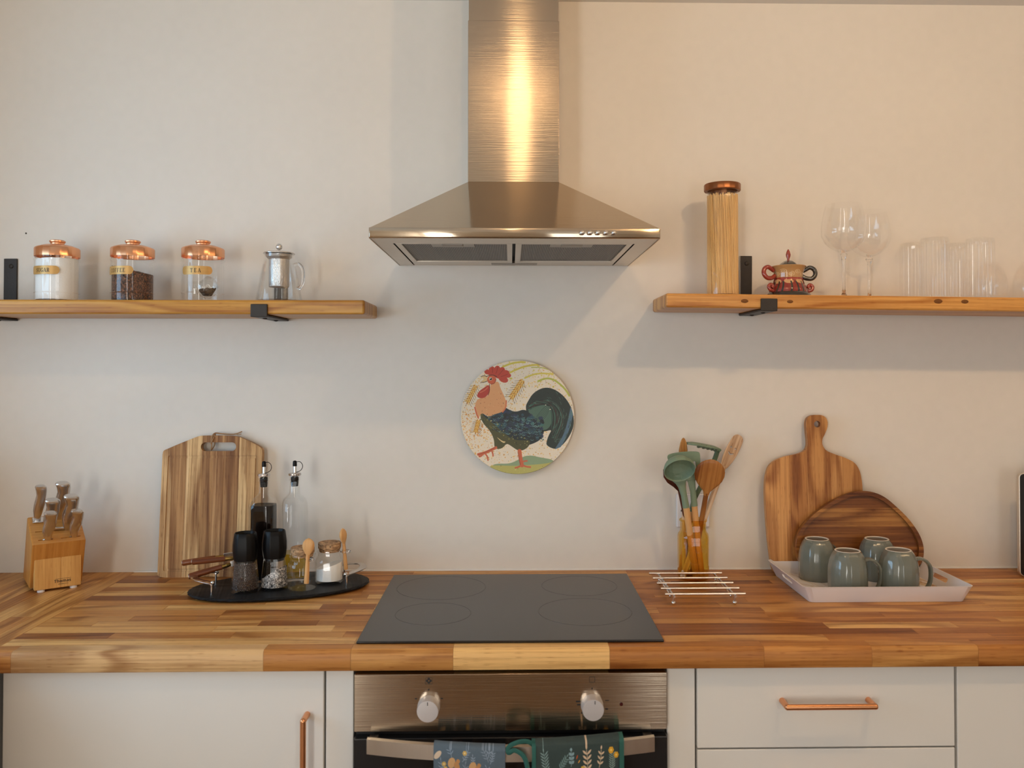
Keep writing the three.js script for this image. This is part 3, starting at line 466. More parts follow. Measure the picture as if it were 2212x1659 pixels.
function fill(R, h0, slope, bumpy, R0 = R, seg = 48, dir = 0) {     // loose contents with a sloping, uneven top
  const g = []; const n = noiseOf(5); const ring = (r, y) => Array.from({ length: seg }, (_, i) => { const a = (i / seg) * Math.PI * 2; return V(r * Math.cos(a), y(r * Math.cos(a), r * Math.sin(a)), r * Math.sin(a)); }).reverse();
  const top = (x, z) => h0 + slope * (x * Math.cos(dir) + z * Math.sin(dir)) + bumpy * (n(x * 160 + 40, z * 160 + 40, 256, 256) - 0.5);
  const rings = [ring(R0, () => 0), ring(lerp(R0, R, 0.97), (x, z) => top(x, z) - 0.0015)];
  for (const k of [0.985, 0.85, 0.65, 0.4, 0.15]) rings.push(ring(R * k, top));
  const gg = skin(rings, true, 0.8), q = gg.attributes.position, w = gg.attributes.uv; for (let i = 0; i < q.count; i++) { const x = q.getX(i), y = q.getY(i), z = q.getZ(i), r = Math.hypot(x, z); w.setXY(i, r > 0.8 * R ? (Math.atan2(Math.abs(z), x) * R) / 0.3 : x / 0.3, r > 0.8 * R ? y / 0.3 : z / 0.3); } return gg;
}
const SHELF_JARS = [['SUGAR', -1.1245, -0.19], ['COFFEE', -0.9392, -0.33], ['TEA', -0.7657, 0.0]];
{
  const R = 0.0506, jarProfile = [[0, 0.0], [0.047, 0.0], [0.0498, 0.003], [0.0498, 0.021], [0.0515, 0.0225], [0.0498, 0.024], [0.0498, 0.1], [0.0518, 0.103], [0.0518, 0.1055], [0.0488, 0.108], [0.0488, 0.117]];
  const lidProfile = [[0.0495, 0.1125], [0.0508, 0.112], [0.0508, 0.132], [0.0492, 0.1345], [0.044, 0.137], [0.0405, 0.1375], [0.037, 0.1395], [0.031, 0.1412], [0.024, 0.142], [0.0175, 0.1425], [0.0155, 0.144], [0.0155, 0.147], [0.018, 0.1495], [0.018, 0.1525], [0.0145, 0.1545], [0.006, 0.1552], [0, 0.1552]];
  const gold = (word) => paint(768, 140, (c, w, h) => { c.fillStyle = '#c89a58'; c.fillRect(0, 0, w, h); for (let i = 0; i < 60; i++) { c.fillStyle = i % 2 ? 'rgba(225,190,130,.10)' : 'rgba(150,100,50,.07)'; c.fillRect(0, rnd() * h, w, 2); } c.fillStyle = '#120c08'; c.font = 'bold 92px serif'; c.textAlign = 'center'; c.textBaseline = 'middle'; const s = word.length < 4 ? 92 : 70, x0 = w / 2 - (s * (word.length - 1)) / 2; [...word].forEach((l, i) => c.fillText(l, x0 + i * s, h / 2 + 4)); });
  for (const [word, x, a] of SHELF_JARS) {
    const t = thing('storage_jar', `glass storage jar with copper lid and gold ${word} label on the left shelf`, 'jar', [x, SL, 0.1]);
    mesh('glass_body', lathe(jarProfile), M.glass, t);
    const ld = mesh('lid', lathe(lidProfile), M.copperLid, t);
    const lab = mesh('label', bentLabel(R + 0.0006, 0.79, 0.0205, 0.0755, a), phys({ map: gold(word), roughness: 0.35, metalness: 0.3 }), t); lab.userData.label = `gold paper label reading ${word}`;
  }
  stuff(tag(mesh('granulated_sugar', fill(0.0468, 0.1, 0.05, 0.002).translate(-1.1245, SL + 0.0058, 0.1), M.sugar), 'white sugar filling the SUGAR jar', 'sugar'));
  stuff(tag(mesh('coffee_granules', fill(0.0468, 0.073, -0.24, 0.006).translate(-0.9392, SL + 0.0058, 0.1), M.coffee), 'brown coffee granules sloping inside the COFFEE jar', 'coffee'));
  const bowl = [[0, -0.0285], [0.012, -0.026], [0.022, -0.0185], [0.0275, -0.006], [0.0285, 0.004], [0.0265, 0.013], [0.021, 0.021], [0.0195, 0.021], [0.025, 0.0125], [0.027, 0.004], [0.026, -0.006], [0.0205, -0.0175], [0, -0.027]];
  const sc = thing('tea_scoop', 'small round glass scoop lying tilted inside the TEA jar', 'scoop', [-0.7545, SL + 0.0375, 0.104]);
  mesh('glass_bowl', lathe(bowl, 40).rotateZ(0.75).rotateY(0.4), M.glass, sc);
  const gr = thing('glass_ball', 'clear glass stopper in the left half of the TEA jar', 'stopper', [-0.789, SL + 0.006, 0.09]);
  mesh('glass_cup', lathe([[0, 0], [0.017, 0], [0.019, 0.004], [0.0195, 0.04], [0.017, 0.047], [0, 0.05]], 32), M.glass, gr);
  stuff(tag(mesh('loose_tea', fill(0.021, 0.017, 0.1, 0.004, 0.01, 32).translate(-0.753, SL + 0.0165, 0.104), M.tea), 'brown loose tea at the bottom of the glass scoop', 'tea'));

  const tp = thing('glass_teapot', 'conical clear glass teapot with steel strainer and ball-knob lid', 'teapot', [-0.578, SL, 0.098]);
  mesh('glass_body', lathe([[0, 0], [0.054, 0], [0.0565, 0.003], [0.0565, 0.006], [0.0465, 0.06], [0.0362, 0.11], [0.0352, 0.119], [0.0368, 0.122], [0.0342, 0.122], [0.0338, 0.118], [0.0345, 0.109], [0.0445, 0.06], [0.0545, 0.006], [0, 0.0025]]), M.glass, tp);
  mesh('handle', tube([[0.038, 0.094, 0.004], [0.05, 0.096, 0.006], [0.0595, 0.086, 0.008], [0.0625, 0.065, 0.009], [0.058, 0.043, 0.008], [0.05, 0.035, 0.006], [0.0455, 0.036, 0.004]], 0.0042, 40, 14), M.glassSolid, tp);
  const st = mesh('strainer', lathe([[0, 0.0385], [0.0235, 0.039], [0.0245, 0.041], [0.0245, 0.108], [0.0315, 0.114], [0.0325, 0.1205], [0.03, 0.1205], [0.0235, 0.1085], [0.0235, 0.042], [0, 0.041]]), phys({ color: lin(0.62, 0.58, 0.54), metalness: 1, roughness: 0.32, bumpMap: rep(TEX.grit, 4), bumpScale: 0.0006 }), tp);
  const lid = mesh('lid', lathe([[0, 0.1285], [0.02, 0.1282], [0.036, 0.1255], [0.0385, 0.1235], [0.0385, 0.1222], [0.0, 0.1222]]), M.satin, tp);
  mesh('knob', merge([cyl(0.003, 0.0025, 0.006, 16, 0, 0.13, 0), ball(0.0085, 0, 0.14, 0, 28)]), M.chrome, lid);
}

// ───────────── right shelf ─────────────
{
  const z = 0.1, pj = thing('pasta_jar', 'tall clear glass jar with dark copper lid holding spaghetti', 'jar', [0.5335, rTop(0.5335) + 0.0006, z]);
  mesh('glass_body', lathe([[0, 0], [0.041, 0], [0.0435, 0.003], [0.0435, 0.252], [0.0425, 0.2585], [0.0385, 0.264], [0.0375, 0.271]]), M.glass, pj);
  mesh('lid', lathe([[0.037, 0.2665], [0.044, 0.266], [0.0455, 0.2675], [0.0455, 0.2815], [0.0445, 0.2832], [0, 0.2832]]), M.bronze, pj);
  const st = [], R = mulberry(88);
  for (let i = 0; i < 300; i++) { const a = R() * 7, r = 0.0385 * (i < 240 ? 0.95 + 0.05 * R() : Math.sqrt(R()) * 0.94), tw = 0.25 + 0.55 * R() * (R() < 0.12 ? -1.6 : 1), r2 = Math.min(0.0375, r * (0.92 + 0.1 * R())); st.push(rod([r * Math.cos(a), 0.005, r * Math.sin(a)], [r2 * Math.cos(a + tw * 0.5), 0.2485 + 0.009 * R(), r2 * Math.sin(a + tw * 0.5)], 0.00105, 6)); }
  st.push(cyl(0.0362, 0.0345, 0.243, 40, 0, 0.1265, 0));
  stuff(tag(mesh('spaghetti', merge(st).translate(0.5335, rTop(0.5335) + 0.0008, z), M.pasta), 'dry yellow spaghetti standing in the tall jar with the dark copper lid', 'pasta'));

  const sb = thing('sugar_bowl', 'red, black and cream glazed ceramic sugar bowl with two loop handles', 'sugar bowl', [0.7, rTop(0.7) + 0.0004, 0.1], 0.12);
  const pat = paint(1024, 512, (c, w, h) => {
    c.fillStyle = '#b98d5a'; c.fillRect(0, 0, w, h); const R = mulberry(3);
    c.fillStyle = '#85281c'; c.fillRect(0, h * 0.46, w, h);
    c.strokeStyle = '#d9b98a'; c.lineWidth = 9; for (let k = 0; k < 12; k++) { const x = 40 + k * 86, y = 120 + (k % 2) * 50; c.beginPath(); for (let i = 0; i < 40; i++) { const a = i * 0.3, r = 42 - i; c.lineTo(x + r * Math.cos(a + k), y + r * Math.sin(a + k)); } c.stroke(); }
    c.fillStyle = '#c99a68'; for (let k = 0; k < 8; k++) { c.beginPath(); c.ellipse(k * 128 + 60, h * 0.6, 52, 42, 0.4, 0, 7); c.fill(); }
    c.fillStyle = '#98301f'; for (let k = 0; k < 10; k++) { c.beginPath(); c.ellipse(k * 104 + 40, h * 0.5, 60, 20, 0.2 * (k % 3 - 1), 0, 7); c.fill(); }
    c.strokeStyle = '#2a2a20'; c.lineWidth = 17; for (let k = 0; k < 16; k++) { const x = k * 64 + R() * 20; c.beginPath(); c.moveTo(x, h); c.quadraticCurveTo(x + 16, h * 0.75, x + 30 * (R() - 0.4), h * (0.55 + 0.1 * R())); c.stroke(); }
  });
  const prof = [[0, 0.012], [0.047, 0.012], [0.0475, 0.016], [0.044, 0.024], [0.038, 0.038], [0.0345, 0.05], [0.035, 0.06], [0.0395, 0.071], [0.0435, 0.078], [0.0425, 0.0795], [0.038, 0.072], [0.0335, 0.06], [0, 0.058]];
  const bg = lathe(prof, 64), bp = bg.attributes.position, bu = bg.attributes.uv; for (let i = 0; i < bp.count; i++) bu.setY(i, clamp((bp.getY(i) - 0.012) / 0.068));
  mesh('bowl', bg, phys({ map: pat, roughness: 0.22, clearcoat: 1, clearcoatRoughness: 0.05 }), sb);
  mesh('foot', lathe([[0, 0], [0.054, 0], [0.0555, 0.003], [0.0545, 0.007], [0.049, 0.0125], [0.046, 0.014], [0, 0.014]], 64), M.glazeBlack, sb);
  const ld = mesh('lid', lathe([[0, 0.078], [0.0225, 0.0785], [0.0235, 0.0815], [0.019, 0.0865], [0.012, 0.0915], [0.005, 0.0945], [0, 0.095]], 48), M.glazeBlack, sb);
  mesh('finial', lathe([[0.0035, 0.092], [0.0028, 0.097], [0.0055, 0.104], [0.0062, 0.109], [0.0045, 0.116], [0.0018, 0.1215], [0, 0.123]], 28), M.glazeRed, ld);
  const loop = (s) => tube([[s * 0.036, 0.055, 0], [s * 0.046, 0.049, 0.004], [s * 0.06, 0.049, 0.008], [s * 0.068, 0.059, 0.008], [s * 0.066, 0.071, 0.006], [s * 0.056, 0.0765, 0.004], [s * 0.046, 0.072, 0.002], [s * 0.039, 0.068, 0]], 0.0056, 48, 14);
  mesh('handle', loop(-1), M.glazeRed, sb); mesh('handle', loop(1), M.glazeBlack, sb);
  const curl = (s) => tube([[s * 0.046, 0.016, 0.012], [s * 0.055, 0.019, 0.014], [s * 0.058, 0.027, 0.013], [s * 0.052, 0.032, 0.012], [s * 0.047, 0.028, 0.012], [s * 0.05, 0.024, 0.012]], 0.0045, 36, 12);
  for (const s of [-1, 1]) mesh('scroll', curl(s), M.glazeRed, sb);

  // stemmed wine glasses
  const wine = (label, x, zz, s) => {
    const t = thing('wine_glass', label, 'wine glass', [x, rTop(x) + 0.0004, zz], 0, 'wine glasses on the right shelf'), p = (l) => l.map(([r, y]) => [r * s, y * s]);
    mesh('bowl', lathe(p([[0, 0.1125], [0.012, 0.1135], [0.03, 0.123], [0.045, 0.137], [0.0535, 0.155], [0.0548, 0.17], [0.052, 0.195], [0.0465, 0.222], [0.0433, 0.234], [0.0427, 0.234], [0.0459, 0.222], [0.0513, 0.195], [0.054, 0.17], [0.0527, 0.155], [0.0443, 0.138], [0.0293, 0.124], [0.011, 0.115], [0, 0.114]]), 64, 1.2), M.glassThin, t);
    mesh('stem', lathe(p([[0, 0.0035], [0.0085, 0.0035], [0.0055, 0.008], [0.004, 0.02], [0.0037, 0.06], [0.0042, 0.09], [0.0058, 0.101], [0.0085, 0.106], [0.0085, 0.1085], [0.0045, 0.1125], [0, 0.113]]), 32, 1.2), M.glassSolid, t);
    mesh('foot', lathe(p([[0, 0], [0.037, 0], [0.0375, 0.0012], [0.025, 0.0026], [0.009, 0.0042], [0, 0.0042]]), 56), M.glassThin, t);
  };
  wine('nearer of the two stemmed wine glasses, beside the sugar bowl', 0.8255, 0.138, 0.98);
  wine('stemmed wine glass partly behind the first, nearest the ribbed tumblers', 0.918, 0.072, 0.965);

  // ribbed tumblers, upside down
  const flute = (r0, y, k) => Array.from({ length: 192 }, (_, i) => { const a = (i / 192) * Math.PI * 2, r = r0 * (1 - k * 0.045 * Math.abs(Math.cos(a * 16))); return V(r * Math.cos(a), y, -r * Math.sin(a)); });
  const outer = [[0.034, 0.0005, 0.2], [0.0342, 0.006, 0.6], [0.0342, 0.012, 1], [0.0338, 0.14, 1], [0.0332, 0.146, 0.8], [0.0312, 0.15, 0.3], [0.02, 0.1508, 0]].map((a) => flute(...a)), inner = [[0.0318, 0.001], [0.0316, 0.06], [0.0312, 0.122], [0.028, 0.13], [0.018, 0.1325]].map(([r, y]) => flute(r, y, 0));
  const tumb = thing('ribbed_tumbler', '', 'tumbler', [1.055, rTop(1.055) + 0.0006, 0.135], 0, 'ribbed glass tumblers upside down on the right shelf');
  mesh('ribbed_wall', skin(outer, true, 0.35), M.glassThin, tumb); mesh('thick_base', lathe([[0, 0.1335], [0.027, 0.1345], [0.0312, 0.138], [0.032, 0.144], [0.0305, 0.148], [0, 0.149]], 48), M.glass, tumb);
  tumb.userData.label = 'front ribbed tumbler, upside down, nearer the wine glasses';
  copy(tumb, 'front ribbed tumbler, upside down, at the right end of the ribbed group', [1.1685, rTop(1.1685) + 0.0006, 0.135], 0.1);
  copy(tumb, 'back ribbed tumbler, upside down, first beside the wine glasses', [1.045, rTop(1.045) + 0.0006, 0.045], 0.05);
  copy(tumb, 'back ribbed tumbler, upside down, seen between the two front ones', [1.153, rTop(1.153) + 0.0006, 0.045], 0.15);
  // stemless glasses, upside down
  const sl = thing('stemless_glass', 'upside-down rounded stemless glass just right of the ribbed tumblers', 'glass', [1.229, rTop(1.229) + 0.0005, 0.075], 0, 'upside-down stemless glasses on the right shelf');
  mesh('bowl', lathe([[0.036, 0], [0.0395, 0.02], [0.0405, 0.04], [0.0385, 0.058], [0.032, 0.078], [0.022, 0.094], [0.0195, 0.0985], [0, 0.0985], [0, 0.093], [0.018, 0.0925], [0.0305, 0.0765], [0.037, 0.057], [0.039, 0.04], [0.038, 0.02], [0.0348, 0]], 56, 1.0), M.glassThin, sl);
  copy(sl, 'upside-down rounded stemless glass cut off by the frame edge', [1.327, rTop(1.327) + 0.0005, 0.085]);
}

// ───────────── rooster plate ─────────────
{
  const S = 1024, tex = paint(S, S, (c) => {
    const k = S / 1372; c.setTransform(k, 0, 0, k, -(872 - 686) * k, -(838 - 686) * k); const R = mulberry(42);
    const P = (pts, col) => { c.fillStyle = col; c.beginPath(); const n = pts.length; for (let i = 0; i < n; i++) { const [ax, ay] = pts[i], [bx, by] = pts[(i + 1) % n]; if (!i) c.moveTo((pts[n - 1][0] + ax) / 2, (pts[n - 1][1] + ay) / 2); c.quadraticCurveTo(ax, ay, (ax + bx) / 2, (ay + by) / 2); } c.closePath(); c.fill(); };
    const L = (pts, col, w) => { c.strokeStyle = col; c.lineWidth = w; c.lineCap = 'round'; c.lineJoin = 'round'; c.beginPath(); c.moveTo(...pts[0]); for (let i = 1; i < pts.length - 1; i++) c.quadraticCurveTo(...pts[i], (pts[i][0] + pts[i + 1][0]) / 2, (pts[i][1] + pts[i + 1][1]) / 2); c.lineTo(...pts[pts.length - 1]); c.stroke(); };
    const dots = (n, inside, cols, r0, r1) => { for (let i = 0; i < n; i++) { const x = 150 + R() * 1440, y = 110 + R() * 1440; if (!inside(x, y)) continue; c.fillStyle = cols[(R() * cols.length) | 0]; c.globalAlpha = 0.55 + 0.4 * R(); c.beginPath(); c.arc(x, y, r0 + R() * (r1 - r0), 0, 7); c.fill(); } c.globalAlpha = 1; };
    c.fillStyle = '#e9dcc6'; c.fillRect(0, 0, 1800, 1700);
    dots(3000, (x, y) => Math.hypot(x - 250, y - 980) < 330 * Math.sqrt(R()) + 60, ['#e0a85c', '#d98f4a', '#e7bf7c'], 3, 10);
    dots(2600, () => R() < 0.8, ['#e3b35c', '#e8c06a', '#dba04c', '#efd9a0'], 2, 9);
    dots(700, () => true, ['#7a5a3c', '#4d5a54', '#b06a44'], 2, 4.5);
    L([[690, 232], [780, 190], [900, 172], [960, 176]], '#cfc04a', 22); L([[780, 300], [900, 240], [1020, 212], [1130, 205]], '#d3bf4c', 22); L([[960, 365], [1060, 318], [1180, 308], [1300, 318]], '#d6c352', 20); L([[1040, 238], [1140, 232], [1240, 262]], '#b9b95a', 12); L([[1120, 405], [1200, 365], [1300, 378], [1400, 450], [1470, 530], [1495, 580]], '#b5b84c', 22);
    dots(500, (x, y) => x > 700 && y < 480 && y > 160, ['#d8c85a', '#c9b440'], 4, 11);
    P([[545, 1425], [620, 1395], [760, 1400], [850, 1370], [950, 1305], [1050, 1300], [1150, 1325], [1320, 1352], [1300, 1440], [900, 1480]], '#8aa07c'); P([[500, 1420], [640, 1418], [820, 1425], [1000, 1415], [1200, 1400], [1330, 1370], [1250, 1560], [700, 1560]], '#b6b061'); dots(500, (x, y) => y > 1420, ['#8b8e3a', '#cfc884', '#7a6a30'], 3, 8);
    const wheat = (x0, y0, x1, y1, w) => { const an = Math.atan2(y1 - y0, x1 - x0); L([[x0, y0], [(x0 + x1) / 2, (y0 + y1) / 2 - 4], [x1, y1]], '#9a6a2a', 7); for (let i = 0; i < 8; i++) { const t = i / 7.5; for (const s of [-1, 0, 1]) { c.save(); c.translate(lerp(x0, x1, t), lerp(y0, y1, t)); c.rotate(an); c.translate(s ? 0 : 10, s * w * 0.5); c.rotate(s * 0.5); c.fillStyle = (i + s) % 2 ? '#dfa23f' : '#e9bb5c'; c.beginPath(); c.ellipse(0, 0, w * 0.5, w * 0.25, 0, 0, 7); c.fill(); c.strokeStyle = '#4a2f16'; c.lineWidth = 3.5; c.beginPath(); c.moveTo(w * 0.3, s * 4); c.quadraticCurveTo(w * 0.9, s * 10, w * 1.5, s * 26); c.stroke(); c.fillStyle = '#6a4118'; c.fillRect(-w * 0.1, -3, w * 0.35, 5); c.restore(); } } };
    wheat(365, 465, 265, 660, 36); wheat(925, 405, 790, 610, 44); wheat(400, 880, 365, 1020, 34);
    const tail = [[960, 720], [1000, 640], [1060, 545], [1180, 478], [1300, 490], [1420, 570], [1510, 690], [1555, 850], [1545, 970], [1480, 1100], [1390, 1200], [1320, 1228], [1215, 1180], [1225, 1120], [1250, 1050], [1290, 985], [1180, 1020], [1100, 960], [1020, 900]];
    P(tail, '#1d2c27'); c.save(); c.beginPath(); tail.forEach(([x, y]) => c.lineTo(x, y)); c.closePath(); c.clip();
    P([[980, 760], [1100, 690], [1230, 680], [1290, 800], [1290, 900], [1240, 985], [1160, 1000], [1060, 900]], '#4c6a5a'); L([[1540, 690], [1500, 900], [1440, 1080], [1350, 1220]], '#4f6c80', 46);
    for (let i = 0; i < 26; i++) { const t = i / 25; L([[990 + 110 * t, 730 - 60 * t + 30 * Math.sin(i)], [1230 + 40 * t, 560 + 110 * t], [1420 - 90 * t + 60 * Math.sin(i * 2), 800 + 40 * t], [1340 - 60 * t, 1150 - 120 * t]], ['#2f4f44', '#16201c', '#3f6455', '#3a2a26'][i % 4], 10 + 8 * Math.abs(Math.sin(i * 3))); }
    for (let i = 0; i < 14; i++) L([[1100, 940 - i * 8], [1200, 880 - i * 14], [1260, 760 - i * 4]], i % 2 ? '#24382f' : '#5f7f6c', 5); c.restore();
    P([[418, 760], [460, 800], [540, 850], [640, 790], [720, 715], [760, 745], [850, 780], [960, 735], [1060, 830], [1110, 930], [1190, 1030], [1150, 1110], [1060, 1160], [940, 1190], [800, 1130], [650, 1030], [540, 960], [430, 890]], '#17272c');
    dots(2600, (x, y) => x > 520 && x < 1180 && y > 740 && y < 1140 && y > 560 + (x - 520) * 0.0 && Math.abs(y - (850 + (x - 560) * 0.22)) < 130, ['#1f3b4a', '#2b4f5e', '#22304f', '#101a1c', '#3a6a6a', '#26304c'], 9, 26);
    P([[418, 772], [470, 830], [560, 900], [680, 1010], [800, 1100], [900, 1120], [1030, 1110], [1010, 1190], [950, 1235], [880, 1245], [800, 1190], [740, 1150], [690, 1215], [620, 1225], [590, 1200], [590, 1110], [540, 1000], [440, 900]], '#4a4a26');
    dots(1500, (x, y) => x > 420 && x < 1030 && y > 800 && Math.abs(y - (830 + (x - 430) * 0.62)) < 75, ['#8a8440', '#2a2c1a', '#6b6a34', '#b3ab70'], 4, 11); P([[600, 1060], [690, 1130], [735, 1130], [700, 1160]], '#d8c08a');
    L([[610, 1205], [540, 1240], [470, 1270], [400, 1285]], '#c8643f', 34); L([[470, 1270], [430, 1310], [410, 1310]], '#c8643f', 20); L([[480, 1275], [510, 1310], [515, 1355]], '#c8643f', 18); L([[560, 1240], [575, 1280], [575, 1305]], '#c8643f', 18); L([[395, 1290], [500, 1255], [600, 1205]], '#7a2e1c', 4);
    L([[895, 1245], [905, 1330], [925, 1420]], '#c8643f', 46); L([[925, 1415], [880, 1440], [845, 1448]], '#c8643f', 20); L([[925, 1415], [970, 1435], [1025, 1440]], '#c8643f', 20); L([[930, 1375], [960, 1366], [985, 1366]], '#c8643f', 18); L([[875, 1260], [890, 1340], [905, 1410]], '#7a2e1c', 5);
    P([[545, 430], [600, 410], [645, 410], [660, 480], [700, 560], [738, 660], [730, 730], [680, 780], [600, 800], [530, 835], [470, 800], [430, 790], [400, 860], [365, 800], [352, 720], [375, 630], [440, 600], [510, 590], [540, 500]], '#e2a26c'); dots(900, (x, y) => x > 370 && x < 720 && y > 470 && y < 820 && Math.hypot(x - 550, y - 660) < 165, ['#d98a4c', '#e8b884', '#c97a48', '#8a5a3a'], 3, 7); L([[355, 720], [375, 800], [400, 850]], '#d0603c', 14); L([[735, 640], [735, 720], [690, 775]], '#d9774a', 16);
    const comb = '#bf3f2a'; for (const [x, y, rx, ry, a] of [[505, 292, 36, 30, 0.4], [560, 268, 36, 44, 0.3], [625, 262, 36, 46, 0.2], [680, 278, 38, 46, 0.5], [730, 305, 44, 36, 0.2], [755, 335, 38, 28, 0], [700, 380, 60, 38, 0.4], [640, 320, 90, 50, 0.4], [580, 310, 80, 34, 0.1]]) { c.fillStyle = comb; c.beginPath(); c.ellipse(x, y, rx, ry, a, 0, 7); c.fill(); } for (const [a, b] of [[[560, 240], [570, 300]], [[630, 235], [610, 310]], [[700, 260], [640, 330]], [[750, 320], [670, 350]]]) L([a, [(a[0] + b[0]) / 2 + 6, (a[1] + b[1]) / 2], b], '#8f2415', 6);
    P([[430, 345], [470, 330], [510, 345], [505, 390], [500, 410], [440, 420], [430, 405], [470, 380]], '#e2c188'); L([[430, 348], [465, 332], [500, 350]], '#3a2412', 7); L([[430, 416], [470, 418], [505, 402]], '#3a2412', 7); c.fillStyle = '#d2603a'; c.beginPath(); c.arc(558, 385, 54, 0, 7); c.fill(); L([[500, 345], [560, 320], [620, 350]], '#4a2010', 8); L([[610, 380], [600, 430], [550, 440]], '#8f3418', 7);
    P([[525, 440], [535, 500], [515, 570], [460, 612], [395, 605], [378, 575], [410, 520], [470, 480]], '#b93a28'); L([[420, 540], [470, 520], [510, 480]], '#d46a4c', 12); L([[532, 440], [538, 510], [515, 570]], '#6f1c10', 7);
    c.fillStyle = '#f0e2c0'; c.beginPath(); c.arc(546, 376, 20, 0, 7); c.fill(); c.fillStyle = '#1a120c'; c.beginPath(); c.arc(548, 377, 15, 0, 7); c.fill(); c.fillStyle = '#fff'; c.beginPath(); c.arc(543, 370, 5, 0, 7); c.fill();
    c.fillStyle = '#f3ead2'; c.fillRect(1205, 688, 12, 8); c.fillRect(1258, 740, 14, 10);
    c.globalAlpha = 0.9; for (let i = 0; i < 260; i++) { const t = R(), x = 560 + 600 * t, y = 790 + 300 * R() + 60 * t; if (Math.abs(y - (850 + (x - 560) * 0.24)) > 150) continue; L([[x - 18, y - 6], [x, y + 9], [x + 18, y - 4]], ['#0d1718', '#5f8a8a', '#16233a', '#7ca6a0'][(R() * 4) | 0], 3 + 2 * R()); } for (let i = 0; i < 90; i++) { const a = 0.1 + R() * 2.6, r = 150 + 190 * R(), x = 1200 + r * Math.cos(a - 1.6), y = 860 + r * 1.05 * Math.sin(a - 1.6); L([[x, y], [x + 14 * Math.cos(a), y + 18 * Math.sin(a)], [x + 26 * Math.cos(a + 0.3), y + 40 * Math.sin(a + 0.3)]], ['#0f1a17', '#46695a', '#5d8472', '#20332c'][(R() * 4) | 0], 3 + 3 * R()); } c.globalAlpha = 1; dots(420, (x, y) => x > 380 && x < 730 && y > 440 && y < 840 && Math.hypot(x - 550, y - 660) < 175, ['#7a5030', '#c9763c', '#b45a30'], 2, 4);
    c.setTransform(1, 0, 0, 1, 0, 0);
  });
  const R = 0.1477, p = [[0, 0.0005], [0.1, 0.0005], [0.12, 0.003], [0.145, 0.0135], [R, 0.0165], [0.1465, 0.0185], [0.135, 0.0175], [0.1, 0.016], [0.05, 0.0155], [0, 0.0155]];
  const g = lathe(p, 96, 1.0).rotateX(Math.PI / 2), q = g.attributes.position, uv = g.attributes.uv; for (let i = 0; i < q.count; i++) uv.setXY(i, q.getX(i) / (2 * R) + 0.5, q.getY(i) / (2 * R) + 0.5);
  const t = thing('decorative_plate', 'round glazed wall plate painted with a striding rooster and wheat ears', 'plate', [0.018, 1.3102, 0]);
  mesh('plate_body', g, phys({ map: tex, roughness: 0.35, clearcoat: 0.35, clearcoatRoughness: 0.08 }), t);
}
const font = await new FontLoader().loadAsync('fonts/droid/droid_sans_bold.typeface.json');

